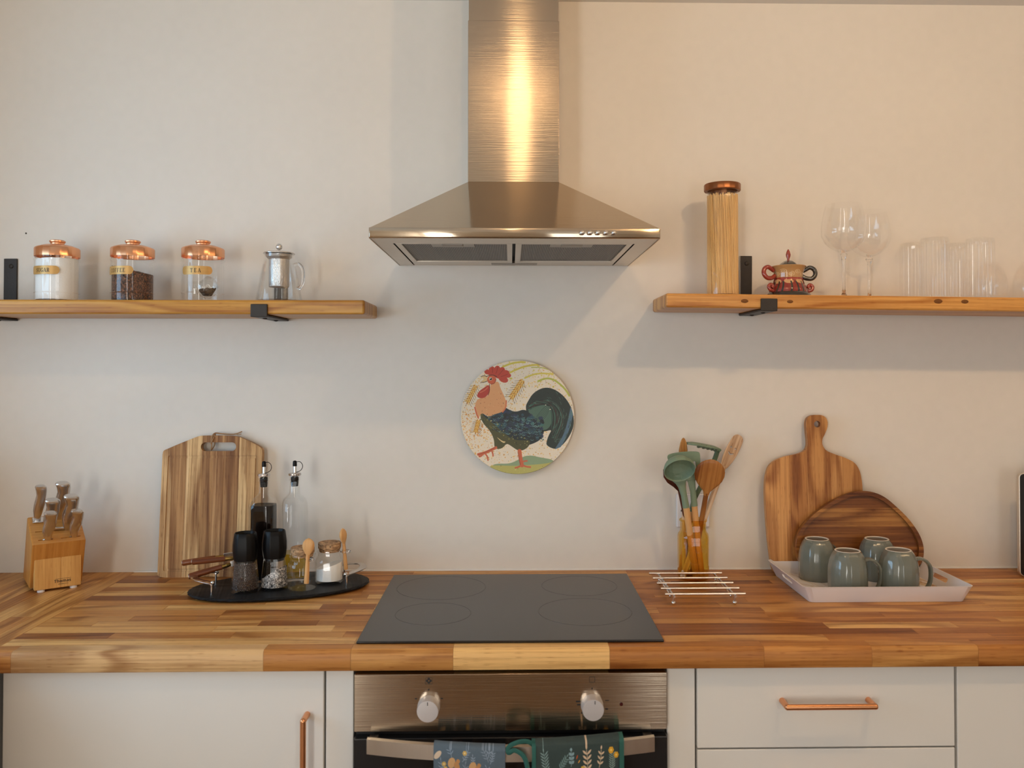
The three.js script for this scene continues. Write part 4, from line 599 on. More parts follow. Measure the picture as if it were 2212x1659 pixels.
// ───────────── knife block ─────────────
{
  const TURN = 0.62, kb = thing('knife_block', 'beech wooden knife block holding six steel-handled knives', 'knife block', [-1.094, WT, 0.149], TURN), W = 0.112;
  const ax = [0.4226, 0.9063], F = [0.05, 0.1165], D = 0.116, B = [F[0] - D * ax[1], F[1] + D * ax[0]], at = (P, t) => [P[0] - ax[0] * t, P[1] - ax[1] * t];
  const bot = (P) => at(P, (P[1] - 0.006) / ax[1]), S = [F, B, bot(B), bot(F)];
  let body = prism(S, -W / 2, W / 2, 0.003, 2); body.rotateY(-Math.PI / 2);          // shape (z, y) swept along x
  const slots = [[-0.027, 0.017, 0.03], [0.026, 0.017, 0.042], [-0.025, 0.052, 0.04], [0.016, 0.05, 0.05], [-0.028, 0.098, 0.03], [0.008, 0.1, 0.056]];
  const cuts = slots.map(([x, s, w]) => { const c = [F[0] - s * ax[1], F[1] + s * ax[0]]; return box(w, 0.03, 0.0035).rotateX(Math.atan2(ax[0], ax[1])).translate(x, c[1], c[0]); });
  mesh('block', grain(minus(body, ...cuts), 'y', 0.1, 0.2), M.beechDark, kb);
  const slab = mesh('front_panel', grain(merge([rboxMM(-0.049, 0.006, 0.006, 0.088, 0.012, 0.032, 0.0015, 2), rboxMM(0.006, 0.049, 0.006, 0.088, 0.012, 0.032, 0.0015, 2)]), 'y', 0.4, 0.5), M.beech, kb);
  for (const [x, z] of [[-0.034, 0.022], [0.034, 0.022], [-0.034, -0.09], [0.034, -0.09]]) mesh('foot', cyl(0.008, 0.008, 0.0062, 20, x, 0.0031, z), M.white, kb);
  const ink = std({ color: lin(0.03, 0.018, 0.01), roughness: 0.7 });
  const tg = new TextGeometry('Thomas', { font, size: 0.0068, depth: 0.0004, curveSegments: 4 }); tg.computeBoundingBox(); const tw = tg.boundingBox.max.x;
  const lg = merge([tg.clone().translate(0.0095 - tw / 2, 0.0185, 0.0318), boxMM(0.0095 - tw / 2 + 0.002, 0.0095 + tw / 2 + 0.0005, 0.0268, 0.0274, 0.0318, 0.0322), (() => { const s = new TextGeometry('KITCHEN STYLE', { font, size: 0.0021, depth: 0.0003, curveSegments: 2 }); s.computeBoundingBox(); return s.translate(0.011 - s.boundingBox.max.x / 2, 0.0135, 0.0318); })()]);
  mesh('lettering', lg, ink, slab);
  const q0 = new THREE.Quaternion().setFromEuler(new THREE.Euler(0, TURN, 0)), o0 = V(-1.094, WT, 0.149);
  const handle = (l, w, bend) => loftY([[-0.004, w * 0.46, w * 0.34], [0.002, w * 0.52, w * 0.4, -0.001], [l * 0.15, w * 0.68, w * 0.5, -0.0025], [l * 0.32, w * 0.9, w * 0.58, -0.002], [l * 0.48, w * 1.0, w * 0.62, 0], [l * 0.62, w * 0.93, w * 0.58, bend * 0.7], [l * 0.76, w * 0.88, w * 0.55, bend * 1.3], [l * 0.88, w * 0.96, w * 0.58, bend], [l * 0.965, w * 1.04, w * 0.62, bend * 0.3], [l * 0.995, w * 0.99, w * 0.58, -0.0005], [l + 0.002, w * 0.84, w * 0.48, -0.0015]], 32, 2.2, 0.6);
  const LAB = ['short steel-handled knife in the front left slot of the block', 'short steel-handled knife in the front right slot of the block', 'broad steel-handled knife in the middle left slot of the block', 'broad steel-handled knife in the middle right slot of the block', 'flat-sided steel-handled knife with a collar in the rear left slot', 'tallest steel-handled knife, in the rear right slot of the block'];
  const KX = [-0.021, 0.034, -0.014, 0.0245, -0.034, 0.012], KL = [0.074, 0.073, 0.086, 0.094, 0.097, 0.1], KW = [0.0135, 0.013, 0.0155, 0.0158, 0.0118, 0.0155];
  slots.forEach(([x, s], i) => {
    const c = V(KX[i], F[1] + s * ax[0], F[0] - s * ax[1]), u = V(0, ax[1], ax[0]), k = thing('kitchen_knife', LAB[i], 'knife', [0, 0, 0], 0, 'knives in the knife block');
    const A = c.clone().applyQuaternion(q0).add(o0), Bp = c.clone().add(u).applyQuaternion(q0).add(o0);
    orient(k, A, Bp, V(0, 0, 1).applyQuaternion(q0));
    mesh('handle', handle(KL[i], KW[i], i % 2 ? 0.003 : 0.002), M.satin, k);
    mesh('blade', boxMM(-KW[i] * 0.9, KW[i] * 0.5, -0.06, 0.001, -0.0008, 0.0008), M.chrome, k);
    if (i === 4) mesh('collar', rboxMM(-0.013, 0.02, 0.0005, 0.004, -0.011, 0.011, 0.0015, 2), M.satin, k);
    if (i === 3) mesh('guard', rboxMM(-0.034, 0.006, 0.0005, 0.006, -0.003, 0.003, 0.0015, 2).rotateZ(-0.12), M.satin, k);
  });
}

{
  const t = thing('bread_bin', 'white enamel bread bin on the left worktop, just outside the frame', 'bread bin', [-1.465, WT, 0.22]);
  mesh('bin', rbox(0.2, 0.3, 0.3, 0.03, 0, 0.1505, 0, 5), M.white, t);
  mesh('lid', rbox(0.205, 0.03, 0.305, 0.013, 0, 0.314, 0, 4), M.beech, t);
}

// ───────────── left chopping board ─────────────
const boardStrips = (t, name, outline, axis, cuts, z0, z1, mats, carve = [], gr = 'y') => { for (let i = 0; i + 1 < cuts.length; i++) { const pts = clip(outline, axis, cuts[i], cuts[i + 1]); if (pts.length < 3) continue; let g = prism(pts, z0, z1, 0.0004, 1); if (carve.length) g = minus(g, ...carve); mesh(name, grain(g, gr, rnd(), rnd()), mats[i % mats.length], t); } };
{
  const a = (r, g, b) => wood(r, g, b, TEX.acacia, 0.5);
  const t = thing('chopping_board', 'tall striped acacia chopping board with a handle slot and twine, leaning behind the bottles', 'chopping board', [-0.7635, WT + 0.0008, 0.05]);
  const o = [...spline([[-0.127, 0.006], [-0.122, 0.0005], [0, 0.0], [0.122, 0.0005], [0.127, 0.006]], 30, false), ...spline([[0.127, 0.31], [0.124, 0.3215], [0.075, 0.3475], [0.06, 0.3525], [-0.02, 0.3545], [-0.034, 0.3535], [-0.05, 0.348], [-0.112, 0.322], [-0.1245, 0.3155], [-0.127, 0.306]], 60, false)];
  const slot = prism(rrect(-0.03, 0.0595, 0.315, 0.337, 0.0108, 8), -0.03, 0.03), grove = minus(prism(rrect(-0.1125, 0.1155, 0.014, 0.3035, 0.004, 4), 0.0068, 0.02), prism(rrect(-0.1065, 0.1095, 0.02, 0.2965, 0.003, 4), 0.0, 0.03));
  boardStrips(t, 'strip', o, 0, [-0.13, -0.101, -0.066, -0.058, -0.026, 0.0, 0.03, 0.068, 0.089, 0.13], -0.009, 0.009, [a(0.66, 0.44, 0.26), a(0.46, 0.26, 0.13), a(0.78, 0.56, 0.36), a(0.72, 0.5, 0.3), a(0.44, 0.25, 0.125), a(0.52, 0.31, 0.17), a(0.38, 0.205, 0.1), a(0.74, 0.53, 0.33), a(0.56, 0.36, 0.2)], [slot, grove]);
  t.rotation.x = -0.086;
  const tw = [[-0.002, 0.336, 0.012], [-0.0015, 0.325, 0.0125], [-0.0045, 0.318, 0.006], [-0.003, 0.33, -0.012], [0.0, 0.36, -0.006], [0.003, 0.359, 0.004], [0.001, 0.345, 0.0125], [-0.004, 0.333, 0.0135]];
  const up = [[-0.003, 0.34, 0.0125], [0.0, 0.356, 0.0105], [0.004, 0.3605, 0.004], [0.02, 0.359, 0.0], [0.045, 0.3575, -0.001], [0.06, 0.36, 0.001], [0.071, 0.3645, 0.002]];
  mesh('twine', merge([tube(tw, 0.0016, 60, 8), tube(up, 0.0017, 50, 8), tube([[0.055, 0.3585, 0.001], [0.062, 0.3565, 0.002], [0.07, 0.3585, 0.003]], 0.0011, 16, 6)]), M.twine, t);
}

// ───────────── slate tray and what stands on it ─────────────
const TC = [-0.55, 0.17], TA = -0.25;        // tray centre and turn
const onTray = WT + 0.0105;
{
  const t = thing('slate_tray', 'oval black slate serving tray with rough edge and two metal handles', 'tray', [TC[0], WT, TC[1]], -TA * -1 * -1), R = mulberry(17);
  t.rotation.y = 0.25;
  const N = 120, ring = (y, k, rough) => Array.from({ length: N }, (_, i) => { const a = (i / N) * Math.PI * 2, c = Math.cos(a), s = Math.sin(a), j = 1 + rough * (R() - 0.5); return V(0.208 * k * j * Math.sign(c) * Math.pow(Math.abs(c), 0.94), y, 0.118 * k * j * Math.sign(s) * Math.pow(Math.abs(s), 0.9)); }).reverse();
  mesh('slate', skin([ring(0.003, 0.975, 0.02), ring(0.0048, 0.99, 0.02), ring(0.0068, 1, 0.018), ring(0.0088, 0.99, 0.018), ring(0.01, 0.975, 0.012)], true, 0.35), M.slate, t);
  for (const [x, z] of [[-0.12, -0.05], [0.12, -0.05], [-0.12, 0.05], [0.12, 0.05]]) mesh('foot', cyl(0.006, 0.006, 0.0032, 14, x, 0.0016, z), M.blackPlastic, t);
  for (const s of [-1, 1]) {
    const h = mesh('handle', (() => { const c = new THREE.CatmullRomCurve3([V(s * 0.148, 0.036, 0.054), V(s * 0.158, 0.038, 0.05), V(s * 0.186, 0.042, 0.03), V(s * 0.194, 0.043, 0), V(s * 0.186, 0.042, -0.03), V(s * 0.158, 0.038, -0.05), V(s * 0.148, 0.036, -0.054)]), rg = []; for (let i = 0; i <= 36; i++) { const p = c.getPoint(i / 36), tt = c.getTangent(i / 36), n = V(-tt.z, 0, tt.x).normalize(); rg.push(ringAt(p, n, V(0, 1, 0), 0.0085, 0.0018, 12, 4)); } return skin(rg); })(), s > 0 ? M.satin : M.chrome, t);
    for (const z of [-0.052, 0.052]) mesh('post', merge([cyl(0.0024, 0.0024, 0.027, 16, s * 0.151, 0.0235, z), cyl(0.005, 0.0045, 0.004, 16, s * 0.151, 0.0355, z), ball(0.0052, s * 0.149, 0.037, z, 14)]), M.chrome, h);
  }
}
{
  // mills
  const mill = (label, x, z, turn) => {
    const t = thing('pepper_mill', label, 'mill', [x, onTray, z], turn);
    mesh('glass_base', lathe([[0, 0], [0.031, 0], [0.0325, 0.003], [0.0322, 0.008], [0.0295, 0.035], [0.0262, 0.064], [0.025, 0.072]], 48), M.glass, t);
    mesh('black_top', lathe([[0, 0.066], [0.0228, 0.066], [0.0228, 0.0715], [0.0252, 0.0725], [0.0268, 0.079], [0.0284, 0.093], [0.0282, 0.109], [0.0262, 0.1245], [0.0248, 0.1335], [0.0236, 0.1355], [0.0222, 0.135], [0.0205, 0.129], [0.016, 0.1255], [0.006, 0.1245], [0, 0.1245]], 56), M.blackPlastic, t);
    mesh('nut', merge([ball(0.003, 0, 0.1275, 0, 14)]), M.chrome, t); return t;
  };
  mill('pepper mill with black top and dark peppercorns in its glass base', -0.6165, 0.2285, 0);
  mill('salt mill with black top and coarse white salt in its glass base', -0.5565, 0.203, 0.3);
  const pc = [], R = mulberry(7); const pep = new THREE.IcosahedronGeometry(0.0026, 1);
  for (let k = 0; k < 17; k++) { const y = 0.0085 + k * 0.0035, rr0 = lerp(0.0298, 0.0245, y / 0.066) - 0.0022, n = Math.floor((rr0 * 6.28) / 0.0046); for (let i = 0; i < n; i++) { const a = ((i + 0.5 * (k % 2) + 0.3 * R()) / n) * 6.283, r = rr0 - 0.0012 * R(); pc.push(pep.clone().scale(0.8 + 0.4 * R(), 0.8 + 0.4 * R(), 0.8 + 0.4 * R()).translate(r * Math.cos(a), y + 0.0012 * R(), r * Math.sin(a))); } }
  stuff(tag(mesh('peppercorns', merge([...pc, cyl(0.0265, 0.0205, 0.058, 24, 0, 0.037, 0)]).translate(-0.6165, onTray, 0.2285), M.pepper), 'dark peppercorns filling the glass base of the pepper mill', 'peppercorns'));
  stuff(tag(mesh('coarse_salt', fill(0.0285, 0.03, 0.62, 0.004, 0.0298, 40, 0.3).translate(-0.5565, onTray + 0.0066, 0.203), M.salt), 'coarse white salt heaped to one side in the salt mill', 'salt'));

  // square oil bottles with pourers
  const sq = (y, h, e, n = 40) => ringAt(V(0, y, 0), V(0, 0, 1), V(1, 0, 0), h, h, n, e);
  const outer = [[0, 0.026, 5], [0.002, 0.0288, 5], [0.006, 0.0295, 5.5], [0.178, 0.0295, 5.5], [0.186, 0.0288, 4.6], [0.194, 0.0265, 3.4], [0.201, 0.0222, 2.6], [0.206, 0.0172, 2.1], [0.21, 0.0138, 2], [0.216, 0.0122, 2], [0.239, 0.0114, 2], [0.241, 0.0134, 2], [0.2455, 0.014, 2], [0.247, 0.0128, 2], [0.249, 0.014, 2], [0.2535, 0.0136, 2]];
  const bottle = (label, x, z, turn) => {
    const t = thing('oil_bottle', label, 'bottle', [x, onTray, z], turn), inn = outer.map(([y, h, e]) => [y < 0.007 ? 0.006 + y * 0.2 : y, Math.max(h - 0.0026, 0.0088), e]);
    mesh('glass_body', skin(outer.map((a) => sq(...a)), true, 0.8), M.glass, t);
    const p = mesh('pourer', lathe([[0, 0.227], [0.0082, 0.227], [0.0088, 0.235], [0.0092, 0.2355], [0.0088, 0.241], [0.0096, 0.2415], [0.0092, 0.25], [0, 0.2535]], 28), M.blackPlastic, t);
    mesh('collar', lathe([[0.006, 0.2535], [0.0146, 0.2535], [0.0152, 0.2555], [0.0148, 0.2585], [0.012, 0.2598], [0.004, 0.2605]], 32), M.satin, p);
    mesh('spout', cyl(0.0042, 0.004, 0.019, 20, 0, 0.2685, 0), M.chrome, p); mesh('air_tube', cyl(0.0011, 0.0011, 0.03, 8, -0.001, 0.215, 0), M.chrome, p);
    mesh('cap', lathe([[0.0049, 0.276], [0.0051, 0.2785], [0.0047, 0.2875], [0.003, 0.2895], [0, 0.29]], 24), M.blackPlastic, p);
    const c = V(0.0055, 0.2735, 0); mesh('cap_strap', tube([V(0.004, 0.2865, 0), V(0.011, 0.2868, 0), V(0.0172, 0.281, 0), V(0.0185, 0.273, 0), V(0.0145, 0.2655, 0), V(0.008, 0.262, 0), V(0.003, 0.2612, 0)], 0.0008, 36, 8), M.blackPlastic, p); return [t, inn];
  };
  const [b1, inn] = bottle('square glass bottle of dark vinegar with black pourer', -0.6035, 0.13, -0.06);
  const liq = (top, mat, name, label, cat, pos, turn) => { const l = inn.filter(([y]) => y < top - 0.001); const last = inn.find(([y]) => y >= top - 0.001), prev = l[l.length - 1], k = (top - prev[0]) / (last[0] - prev[0]); const rings = [...l.map(([y, h, e]) => sq(y + 0.0005, h - 0.0006, e)), sq(top, lerp(prev[1], last[1], k) - 0.0006, prev[2])]; const m = mesh(name, skin(rings, true, 0.7), mat); m.position.set(...pos); m.rotation.y = turn; return stuff(tag(m, label, cat)); };
  liq(0.184, M.vinegar, 'dark_vinegar', 'near-black vinegar filling the left square bottle', 'vinegar', [-0.6035, onTray, 0.13], -0.06);
  bottle('clear square glass bottle with black pourer and a little yellow oil', -0.5315, 0.118, 0.38);
  liq(0.066, M.oil, 'yellow_oil', 'yellow oil low in the clear square bottle', 'oil', [-0.5315, onTray, 0.118], 0.38);

  // little jars with cork and a glass loop that holds a spoon
  const corkJar = (label, x, z, turn) => {
    const t = thing('cork_jar', label, 'jar', [x, onTray, z], turn);
    mesh('glass_body', lathe([[0, 0], [0.0305, 0], [0.0335, 0.004], [0.0338, 0.01], [0.0338, 0.052], [0.0325, 0.0585], [0.0285, 0.064], [0.0276, 0.067], [0.0278, 0.073], [0.0298, 0.0745], [0.0302, 0.078], [0.029, 0.0805], [0.0265, 0.08]], 56), M.glass, t);
    mesh('cork', lathe([[0, 0.074], [0.0238, 0.074], [0.0256, 0.082], [0.0272, 0.083], [0.0275, 0.0945], [0.0262, 0.0962], [0, 0.0965]], 44), M.cork, t);
    mesh('spoon_loop', new THREE.TorusGeometry(0.0085, 0.0028, 10, 32).rotateX(Math.PI / 2).scale(1.15, 1, 1).translate(0.0385, 0.0735, 0), M.glassSolid, t); return t;
  };
  corkJar('clear glass jar with cork lid in front of the oil, spoon before it', -0.4905, 0.203, -0.9);
  corkJar('glass jar of white salt with cork lid at the right end of the slate', -0.4385, 0.15, 0.0);
  stuff(tag(mesh('fine_salt', fill(0.0308, 0.034, 0.3, 0.001, 0.0305).translate(-0.4385, onTray + 0.0072, 0.15), M.sugar), 'fine white salt sloping in the cork-lidded jar', 'salt'));
  const spoon = (label, A, B, face, w) => { const t = thing('small_spoon', label, 'spoon', [0, 0, 0], 0, 'small wooden spoons in the jar loops'); orient(t, V(...A), V(...B), V(...face)); const L = V(...A).distanceTo(V(...B)); mesh('handle', grain(loftY([[0, 0.0052, 0.0038], [0.002, 0.0058, 0.0044], [L * 0.3, 0.0052, 0.0038], [L * 0.6, 0.0044, 0.0034], [L * 0.7, 0.0042, 0.0032]], 16), 'y', 0.3, 0.1), M.utensil, t); mesh('scoop', grain(loftY([[L * 0.62, 0.004, 0.003], [L * 0.68, w * 0.55, 0.004], [L * 0.75, w * 0.86, 0.0052], [L * 0.83, w, 0.006], [L * 0.91, w * 0.88, 0.0052], [L * 0.97, w * 0.5, 0.0036], [L, w * 0.08, 0.0012]], 22), 'y', 0.6, 0.3), M.utensil, t); };
  spoon('small round wooden spoon held in front of the clear cork jar', [-0.4705, onTray + 0.021, 0.2475], [-0.468, onTray + 0.1235, 0.2365], [0.1, 0, 1], 0.0142);
  spoon('small wooden spoon seen edge-on beside the salt jar', [-0.3985, onTray + 0.03, 0.152], [-0.4075, onTray + 0.129, 0.15], [0.9, 0, 0.45], 0.0125);

  // knives with walnut handles lying over the left handle of the slate
  const kn = (label, A, B, r) => { const t = thing('cheese_knife', label, 'knife', [0, 0, 0], 0, 'wood-handled cheese knives on the slate tray'); orient(t, V(...A), V(...B)); mesh('handle', grain(lathe([[0, -0.0005], [r * 0.8, 0], [r, 0.002], [r * 0.98, 0.03], [r * 0.82, 0.074], [0, 0.075]], 24), 'y', rnd(), rnd()), M.walnut, t); mesh('end_cap', cyl(r * 0.84, r * 0.84, 0.001, 24, 0, -0.0007, 0), M.satin, t); mesh('ferrule', lathe([[0, 0.0745], [r * 0.7, 0.0745], [r * 0.62, 0.083], [r * 0.72, 0.084], [r * 0.5, 0.094], [0, 0.096]], 20), phys({ color: lin(0.34, 0.21, 0.06), metalness: 1, roughness: 0.3 }), t); mesh('blade', rbox(0.014, 0.06, 0.0016, 0.0007, 0, 0.124, 0), M.satin, t); };
  kn('walnut-handled cheese knife with a pale end cap, upper of the pair', [-0.754, 0.9795, 0.19], [-0.665, 0.983, 0.168], 0.0075);
  kn('walnut-handled cheese knife lowest over the tray handle', [-0.753, 0.9495, 0.21], [-0.68, 0.967, 0.18], 0.0075);
  kn('walnut-handled cheese knife behind the pair, against the chopping board', [-0.786, 0.971, 0.166], [-0.69, 0.982, 0.14], 0.007);
}

// ───────────── socket, utensil jar, utensils ─────────────
{
  const s = thing('wall_socket', 'white single wall socket with red rocker switch behind the utensil jar', 'socket', [0.4773, 1.0651, 0]);
  mesh('plate', rbox(0.0875, 0.0875, 0.009, 0.0035, 0, 0, 0.0048, 3), M.white, s);
  mesh('switch', rbox(0.01, 0.016, 0.004, 0.001, 0.0, 0.024, 0.0105, 2), M.white, s);
  mesh('switch_flash', rbox(0.01, 0.005, 0.0042, 0.001, 0.0, 0.0305, 0.0107, 2), M.red, s);
  mesh('pin_hole', boxMM(-0.0035, 0.0035, -0.002, 0.006, 0.0085, 0.0095), M.dark, s);
  for (const x of [-0.011, 0.011]) mesh('pin_hole', boxMM(x - 0.003, x + 0.003, -0.024, -0.02, 0.0085, 0.0095), M.dark, s);
  for (const x of [-0.03, 0.03]) mesh('screw', cyl(0.003, 0.003, 0.001, 14).rotateX(Math.PI / 2).translate(x, 0.0, 0.0095), M.iron, s);
  const JX = 0.4595, JZ = 0.088;
  const j = thing('utensil_jar', 'amber glass jar crowded with kitchen utensils', 'jar', [JX, WT, JZ]);
  mesh('glass_body', lathe([[0, 0], [0.0365, 0], [0.0389, 0.004], [0.0389, 0.104], [0.0375, 0.112], [0.0335, 0.117], [0.0323, 0.122], [0.0323, 0.141], [0.0345, 0.1435], [0.0348, 0.1465], [0.0325, 0.148], [0.031, 0.146]], 60), M.amber, j);
  const P = (x, y, z) => V(x, y, z);
  const util = (name, label, cat, A, B, face = V(0, 0, 1)) => { const t = thing(name, label, cat, [0, 0, 0], 0); orient(t, A, B, face); return [t, A.distanceTo(B)]; };
  const stick = (L, r0, r1, th = 0.75) => grain(loftY([[0, r0 * 0.8, r0 * th * 0.8], [0.003, r0, r0 * th], [L * 0.5, lerp(r0, r1, 0.5), lerp(r0, r1, 0.5) * th], [L, r1, r1 * th]], 20), 'y', rnd(), rnd());
  // ladle
  { const [t, L] = util('ladle', 'sage green silicone ladle with wooden handle, bowl facing the room', 'ladle', P(0.463, WT + 0.0075, 0.102), P(0.434, 1.094, 0.125));
    mesh('handle', stick(L, 0.0088, 0.0078), M.utensil, t);
    mesh('neck', loftY([[L - 0.001, 0.0086, 0.0068], [L + 0.03, 0.0076, 0.0066, -0.001], [L + 0.052, 0.0092, 0.0066, -0.003, -0.001], [L + 0.062, 0.0125, 0.0062, -0.0045, -0.0005], [L + 0.071, 0.0185, 0.0055, -0.006, 0.002], [L + 0.079, 0.023, 0.004, -0.007, 0.0035], [L + 0.086, 0.02, 0.002, -0.0075, 0.0025]], 28), M.sage, t);
    const R = 0.0385, p = []; for (let i = 0; i <= 14; i++) { const a = (i / 14) * Math.PI / 2; p.push([R * Math.sin(a), -R * 0.92 * Math.cos(a)]); } p.push([R - 0.001, 0.0014], [R - 0.0024, 0]); for (let i = 14; i >= 0; i--) { const a = (i / 14) * Math.PI / 2; p.push([(R - 0.0026) * Math.sin(a), -(R * 0.92 - 0.0026) * Math.cos(a)]); }
    mesh('bowl', lathe(p, 56, 1.0).rotateX(Math.PI / 2 + 0.56).rotateZ(-0.1).translate(-0.009, L + 0.104, 0.033), M.sage, t); }
  // slotted turner
  { const [t, L] = util('slotted_turner', 'sage green slotted turner with wooden handle behind the ladle', 'turner', P(0.4775, WT + 0.0075, 0.098), P(0.4575, 1.0955, 0.112));
    mesh('handle', stick(L, 0.0088, 0.0074), M.utensil, t);
    mesh('neck', loftY([[L - 0.001, 0.0082, 0.0066], [L + 0.035, 0.0072, 0.006, 0.0], [L + 0.06, 0.0095, 0.0046, -0.001, 0], [L + 0.085, 0.016, 0.003, -0.003, 0]], 24), M.sage, t);
    const o = spline([[-0.006, 0.056], [0.012, 0.06], [0.022, 0.085], [0.0255, 0.118], [0.024, 0.1235], [0.018, 0.126], [-0.02, 0.1295], [-0.05, 0.127], [-0.0545, 0.124], [-0.0555, 0.117], [-0.04, 0.085], [-0.022, 0.06]], 90); let g = prism(o, -0.0022, 0.0022, 0.001, 2);
    const cut = [[-0.034, 0.1], [-0.02, 0.094], [-0.005, 0.09], [0.0095, 0.09]].map(([x, y]) => prism(rrect(x - 0.0034, x + 0.0034, y - 0.016, y + 0.013, 0.0033, 6), -0.01, 0.01));
    mesh('blade', minus(g, ...cut).translate(0, L + 0.009, 0.003), M.sage, t); }
  // bent green server
  { const t = thing('pasta_server', 'dark green kitchen server with a bent head, behind the round wooden spoon', 'server', [0, 0, 0]); orient(t, P(0.43, WT + 0.0075, 0.074), P(0.4685, 1.1, 0.05)); const L = 0.194;
    mesh('handle', stick(L - 0.03, 0.0085, 0.0075), M.utensil, t); t.updateMatrixWorld(true); const loc = (x, y, z) => t.worldToLocal(V(x, y, z));
    const c = new THREE.CatmullRomCurve3([loc(0.4625, 1.07, 0.054), loc(0.47, 1.1, 0.052), loc(0.494, 1.145, 0.05), loc(0.515, 1.185, 0.05), loc(0.525, 1.208, 0.052), loc(0.531, 1.2305, 0.056)]), rg = [];
    for (let i = 0; i <= 24; i++) { const p = c.getPoint(i / 24), tt = c.getTangent(i / 24), n = V(-tt.y, tt.x, 0).normalize(); rg.push(ringAt(p, n, V(0, 0, 1), 0.0058, 0.0062, 16, 3)); } mesh('neck', skin(rg), M.sageDark, t);
    const d = new THREE.CatmullRomCurve3([loc(0.537, 1.2285, 0.054), loc(0.524, 1.234, 0.06), loc(0.5, 1.2395, 0.064), loc(0.472, 1.2445, 0.064), loc(0.451, 1.246, 0.062)]), rb = [];
    for (let i = 0; i <= 24; i++) { const p = d.getPoint(i / 24); rb.push(ringAt(p, V(0.1, 0.96, 0.2).normalize(), V(0, -0.2, 0.96).normalize(), 0.0028, 0.021 * Math.min(1, 0.6 + i / 14, 0.55 + (24 - i) / 8), 18, 3)); }
    const hd = mesh('head', skin(rb), M.sage, t); const rib = []; for (let i = 0; i < 6; i++) { const p = d.getPoint(0.1 + i * 0.11); rib.push(box(0.005, 0.007, 0.034).rotateZ(-0.5).translate(p.x, p.y - 0.0045, p.z)); } mesh('ridges', merge(rib), M.sageDark, hd); }
  // round wooden spoon
  { const [t, L] = util('wooden_spoon', 'brown wooden spoon with a large round head at the front of the jar', 'spoon', P(0.4605, WT + 0.0075, 0.072), P(0.4845, 1.129, 0.125));
    mesh('handle', stick(L, 0.0068, 0.0062, 0.9), M.olive, t);
    mesh('head', grain(loftY([[L - 0.006, 0.0064, 0.0055], [L + 0.004, 0.009, 0.005], [L + 0.012, 0.0165, 0.0046], [L + 0.022, 0.026, 0.0044], [L + 0.033, 0.0335, 0.0044], [L + 0.046, 0.0375, 0.0044], [L + 0.058, 0.0372, 0.0044], [L + 0.069, 0.033, 0.0042], [L + 0.078, 0.0255, 0.0038], [L + 0.084, 0.0165, 0.0032], [L + 0.0875, 0.006, 0.0018]], 40, 2.2, 0.6), 'y', 0.15, 0.55), M.olive, t); }
  // smiling spatula
  { const A = P(0.427, WT + 0.0075, 0.112), B = P(0.5475, 1.186, 0.05), [t, L] = util('wooden_spatula', 'pale wooden spatula with a cut-out smiling face, leaning right', 'spatula', A, B, V(-0.25, 0, 1));
    mesh('handle', stick(L, 0.0075, 0.0068, 0.8), M.pale, t);
    const o = spline([[-0.0065, 0], [0.0065, 0], [0.0125, 0.016], [0.0155, 0.034], [0.0155, 0.075], [0.0125, 0.088], [0.006, 0.0945], [-0.006, 0.0945], [-0.0125, 0.088], [-0.0155, 0.072], [-0.0155, 0.034], [-0.0125, 0.016]], 80), sm = spline([[-0.0075, 0.043], [0, 0.0365], [0.0075, 0.043], [0.006, 0.0445], [0, 0.0415], [-0.006, 0.0445]], 40);
    const g = minus(prism(o, -0.0028, 0.0028, 0.001, 2), cyl(0.0026, 0.0026, 0.02, 16).rotateX(Math.PI / 2).translate(-0.006, 0.0575, 0), cyl(0.0026, 0.0026, 0.02, 16).rotateX(Math.PI / 2).translate(0.0055, 0.0575, 0), prism(sm, -0.01, 0.01));
    mesh('head', grain(g.rotateZ(-0.11).translate(0, L - 0.004, 0), 'y', 0.3, 0.8), M.pale, t); }
  // wooden spoons at the back
  { const [t, L] = util('wooden_spoon', 'pale wooden spoon standing tallest on the left of the jar', 'spoon', P(0.437, WT + 0.0075, 0.092), P(0.4395, 1.17, 0.072), V(0.6, 0, 0.8));
    mesh('handle', stick(L, 0.0068, 0.006, 0.9), M.pale, t); mesh('head', grain(loftY([[L - 0.01, 0.006, 0.0052], [L + 0.01, 0.011, 0.006, 0, -0.001], [L + 0.035, 0.0155, 0.006, 0, -0.002], [L + 0.06, 0.0155, 0.0055, 0, -0.001], [L + 0.078, 0.011, 0.0042], [L + 0.088, 0.005, 0.0025], [L + 0.0905, 0.001, 0.0008]], 26), 'y', 0.5, 0.2), M.spoonPale, t); }
  { const [t, L] = util('wooden_spoon', 'dark reddish wooden spoon mostly hidden behind the green ladle', 'spoon', P(0.471, WT + 0.0075, 0.075), P(0.424, 1.135, 0.088));
    mesh('handle', stick(L, 0.0048, 0.0044, 0.9), M.mahogany, t); mesh('head', grain(loftY([[L - 0.006, 0.0046, 0.004], [L + 0.006, 0.013, 0.0048], [L + 0.02, 0.026, 0.005], [L + 0.036, 0.0325, 0.005], [L + 0.054, 0.03, 0.005], [L + 0.068, 0.02, 0.004], [L + 0.077, 0.004, 0.002]], 30), 'y', 0.2, 0.4), M.mahogany, t); }
}

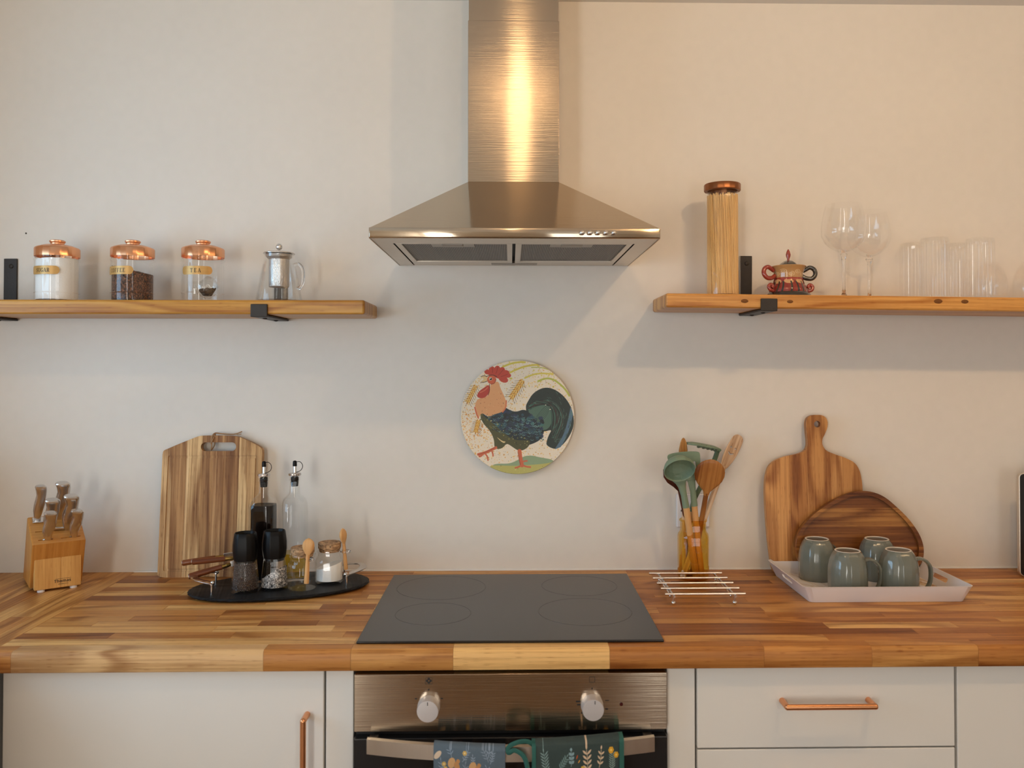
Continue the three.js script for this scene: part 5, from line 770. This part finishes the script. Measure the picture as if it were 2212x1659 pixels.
// ───────────── trivet ─────────────
{
  const t = thing('trivet', 'chrome wire trivet of five rods standing on ball feet', 'trivet', [0.43, WT, 0.24]);
  for (let i = 0; i < 5; i++) mesh('rod', rod([-0.092 + i * 0.0012, 0.0265, -0.0935 + i * 0.0466], [0.0865 + i * 0.0014, 0.0265, -0.0935 + i * 0.0466], 0.0029, 16), M.satin, t);
  for (const x of [-0.067, 0.07]) { const c = mesh('crossbar', merge([rod([x, 0.0218, -0.098], [x, 0.0218, 0.098], 0.0025, 14), rod([x - 0.004, 0.0185, -0.06], [x - 0.004, 0.0185, 0.075], 0.0019, 10)]), M.chrome, t); for (const z of [-0.086, 0.086]) mesh('foot', merge([cyl(0.002, 0.0024, 0.013, 12, x, 0.0148, z), ball(0.0052, x, 0.0052, z, 18), ball(0.0036, x - 0.004, 0.0165, z * 0.82, 12)]), M.chrome, c); }
}

// ───────────── right boards, tray, mugs ─────────────
{
  const w = (r, g, b, m = TEX.oak2) => wood(r, g, b, m, 0.42, 0.15);
  const t = thing('paddle_board', 'large brown wooden paddle board with a holed handle, leaning on the wall', 'chopping board', [0.784, WT + 0.0008, 0.048]);
  const half = [[0.1265, 0.215], [0.1265, 0.2], [0.1215, 0.1], [0.113, 0.02], [0.104, 0.0035], [0.09, 0]], o = spline([[-0.09, 0], [0, 0], [0.09, 0], [0.108, 0.006], [0.117, 0.035], [0.124, 0.12], [0.1265, 0.2], [0.1255, 0.232], [0.12, 0.262], [0.108, 0.281], [0.082, 0.295], [0.052, 0.3055], [0.035, 0.314], [0.0262, 0.327], [0.026, 0.342], [0.0335, 0.357], [0.04, 0.374], [0.041, 0.388], [0.036, 0.399], [0.026, 0.4045], [0.013, 0.4055], [0.0, 0.4045], [-0.0105, 0.3985], [-0.0155, 0.386], [-0.0152, 0.362], [-0.0135, 0.338], [-0.0145, 0.325], [-0.02, 0.3145], [-0.034, 0.3065], [-0.07, 0.2985], [-0.098, 0.288], [-0.1145, 0.273], [-0.123, 0.25], [-0.1268, 0.215], [-0.126, 0.15], [-0.12, 0.06], [-0.112, 0.01], [-0.106, 0.0025]], 220);
  const hole = cyl(0.0085, 0.0085, 0.1, 28).rotateX(Math.PI / 2).translate(0.0135, 0.3815, 0);
  boardStrips(t, 'strip', o, 0, [-0.13, -0.0625, -0.0175, 0.0455, 0.0765, 0.13], -0.008, 0.008, [w(0.62, 0.33, 0.14), w(0.46, 0.215, 0.08), w(0.54, 0.275, 0.11), w(0.58, 0.31, 0.135), w(0.5, 0.25, 0.1)], [hole]);
  t.rotation.x = -0.07;
  const ov = thing('oval_board', 'dark brown pebble-shaped wooden tray with raised rim, propped before the paddle board', 'wooden tray', [0.884, WT + 0.0008, 0.085]);
  const eg = [[-0.163, 0.07], [-0.155, 0.108], [-0.128, 0.142], [-0.088, 0.173], [-0.04, 0.2], [0.0, 0.2125], [0.035, 0.212], [0.068, 0.2], [0.102, 0.172], [0.135, 0.136], [0.157, 0.098], [0.163, 0.066], [0.155, 0.034], [0.125, 0.011], [0.07, 0.002], [0.0, 0], [-0.07, 0.002], [-0.13, 0.016], [-0.155, 0.04]], out = spline(eg, 140), inn = spline(eg.map(([x, y]) => [x * 0.925, (y - 0.106) * 0.9 + 0.106]), 140);
  const rec = prism(inn, 0.0, 0.03);
  const d = (r, g, b) => wood(r, g, b, TEX.acacia, 0.38, 0.3);
  boardStrips(ov, 'strip', out, 1, [-0.01, 0.028, 0.073, 0.123, 0.171, 0.22], -0.009, 0.009, [d(0.32, 0.13, 0.036), d(0.34, 0.14, 0.038), d(0.26, 0.1, 0.028), d(0.38, 0.175, 0.055), d(0.22, 0.08, 0.024)], [rec], 'x');
  ov.rotation.x = -0.13;
}
{
  const t = thing('serving_tray', 'white flared serving tray with marbled floor, carrying four upturned mugs', 'tray', [0.8505, WT, 0.187]);
  const rr2 = (w, d, r, y) => rrect(-w, w, -d, d, r, 8).map(([x, z]) => V(x, y, z)).reverse();
  const shell = skin([rr2(0.1735, 0.1215, 0.01, 0.0005), rr2(0.1765, 0.1245, 0.012, 0.0005), rr2(0.1935, 0.137, 0.016, 0.0365), rr2(0.1943, 0.1378, 0.017, 0.0372), rr2(0.1915, 0.135, 0.015, 0.0375), rr2(0.1742, 0.1222, 0.011, 0.0045), rr2(0.17, 0.118, 0.01, 0.004)], true, 0.5);
  const slot = (s) => { const g = prism(rrect(-0.034, 0.034, -0.0055, 0.0055, 0.0053, 6), -0.03, 0.03).rotateY(Math.PI / 2).rotateZ(s * -0.42); return g.translate(s * 0.186, 0.0225, 0.0); };
  mesh('shell', minus(shell, slot(-1), slot(1)), M.melamine, t);
  const marble = paint(1024, 720, (c, w, h) => { c.fillStyle = '#efe7e0'; c.fillRect(0, 0, w, h); const R = mulberry(4); const band = (x0, col, wd) => { c.strokeStyle = col; c.lineWidth = wd; c.beginPath(); c.moveTo(x0, -20); for (let y = 0; y < h + 60; y += 60) c.lineTo(x0 + (y / h) * 190 + 60 * (R() - 0.5), y); c.stroke(); }; for (let k = 0; k < 26; k++) band(640 + R() * 330, ['rgba(190,150,90,.35)', 'rgba(150,100,50,.35)', 'rgba(245,236,220,.6)', 'rgba(205,175,120,.4)'][k % 4], 6 + R() * 34); for (let k = 0; k < 8; k++) band(R() * 300, ['rgba(205,175,120,.25)', 'rgba(180,130,80,.2)'][k % 2], 4 + R() * 18); });
  const fl = boxMM(-0.1725, 0.1725, 0.0041, 0.0049, -0.1205, 0.1205); { const u = fl.attributes.uv, p = fl.attributes.position; for (let i = 0; i < u.count; i++) u.setXY(i, p.getX(i) / 0.345 + 0.5, 0.5 - p.getZ(i) / 0.241); }
  tag(mesh('tray_floor', fl, phys({ map: marble, roughness: 0.25 }), t), undefined, undefined); delete t.children[1].userData.label; delete t.children[1].userData.category; t.children[1].userData.label = 'marbled cream and gold floor';

  const m = thing('mug', 'grey-green mug upside down at the front right of the white tray, handle to the right', 'mug', [0.907, WT + 0.0052, 0.245], 0.05, 'upturned mugs on the white tray');
  mesh('body', lathe([[0.0405, 0.002], [0.0425, 0.0], [0.0438, 0.0012], [0.0444, 0.02], [0.0446, 0.045], [0.0437, 0.065], [0.0405, 0.082], [0.0352, 0.0955], [0.0302, 0.1035], [0.0282, 0.1055], [0.0245, 0.104], [0, 0.1035], [0, 0.095], [0.028, 0.0945], [0.0365, 0.08], [0.0402, 0.064], [0.0412, 0.045], [0.041, 0.02]], 72, 0.9), M.mug, m);
  mesh('base_ring', lathe([[0.0246, 0.1036], [0.0262, 0.1062], [0.0282, 0.1064], [0.0288, 0.1056], [0.0284, 0.1046]], 56), M.mugBase, m);
  mesh('base_pit', lathe([[0, 0.1039], [0.0245, 0.1041], [0.0248, 0.1046]], 40), M.mugPit, m);
  const hc = new THREE.CatmullRomCurve3([V(0.0405, 0.081, 0), V(0.05, 0.0825, 0), V(0.064, 0.0775, 0), V(0.0755, 0.064, 0), V(0.0785, 0.043, 0), V(0.0755, 0.021, 0), V(0.068, 0.008, 0), V(0.056, 0.0065, 0), V(0.043, 0.0125, 0)]), rg = [];
  for (let i = 0; i <= 48; i++) { const p = hc.getPoint(i / 48), tt = hc.getTangent(i / 48), n = V(-tt.y, tt.x, 0).normalize(), e = 1 + 0.25 * Math.pow(Math.abs(i / 24 - 1), 3); rg.push(ringAt(p, n, V(0, 0, 1), 0.0042 * e, 0.0066 * e, 18, 2.3)); }
  mesh('handle', skin(rg), M.mug, m);
  for (const ch of m.children) ch.geometry.scale(1, 0.93, 1);
  copy(m, 'grey-green mug upside down at the front left of the white tray, handle over a gap', [0.785, WT + 0.0052, 0.25], 0.03);
  copy(m, 'grey-green mug upside down at the back left, before the paddle board', [0.762, WT + 0.0052, 0.118], 0.6);
  copy(m, 'grey-green mug upside down at the back, between the two front mugs', [0.911, WT + 0.0052, 0.121], 0.6);
}
{
  const t = thing('tablet', 'dark flat screen with pale rounded rim standing at the right frame edge', 'tablet', [1.428, WT, 0.1], -0.1);
  mesh('rim', prism(rrect(-0.14, 0.14, 0.0005, 0.262, 0.012, 6), -0.006, 0.006, 0.0015, 2), M.steelFlat, t);
  mesh('screen', prism(rrect(-0.1375, 0.1375, 0.003, 0.2595, 0.01, 6), 0.0056, 0.0066), M.blackGlass, t);
  mesh('stand', boxMM(-0.04, 0.04, 0.0005, 0.12, -0.045, -0.041), M.blackPlastic, t);
  t.rotation.x = -0.0;
}
renderer.render(scene, camera);
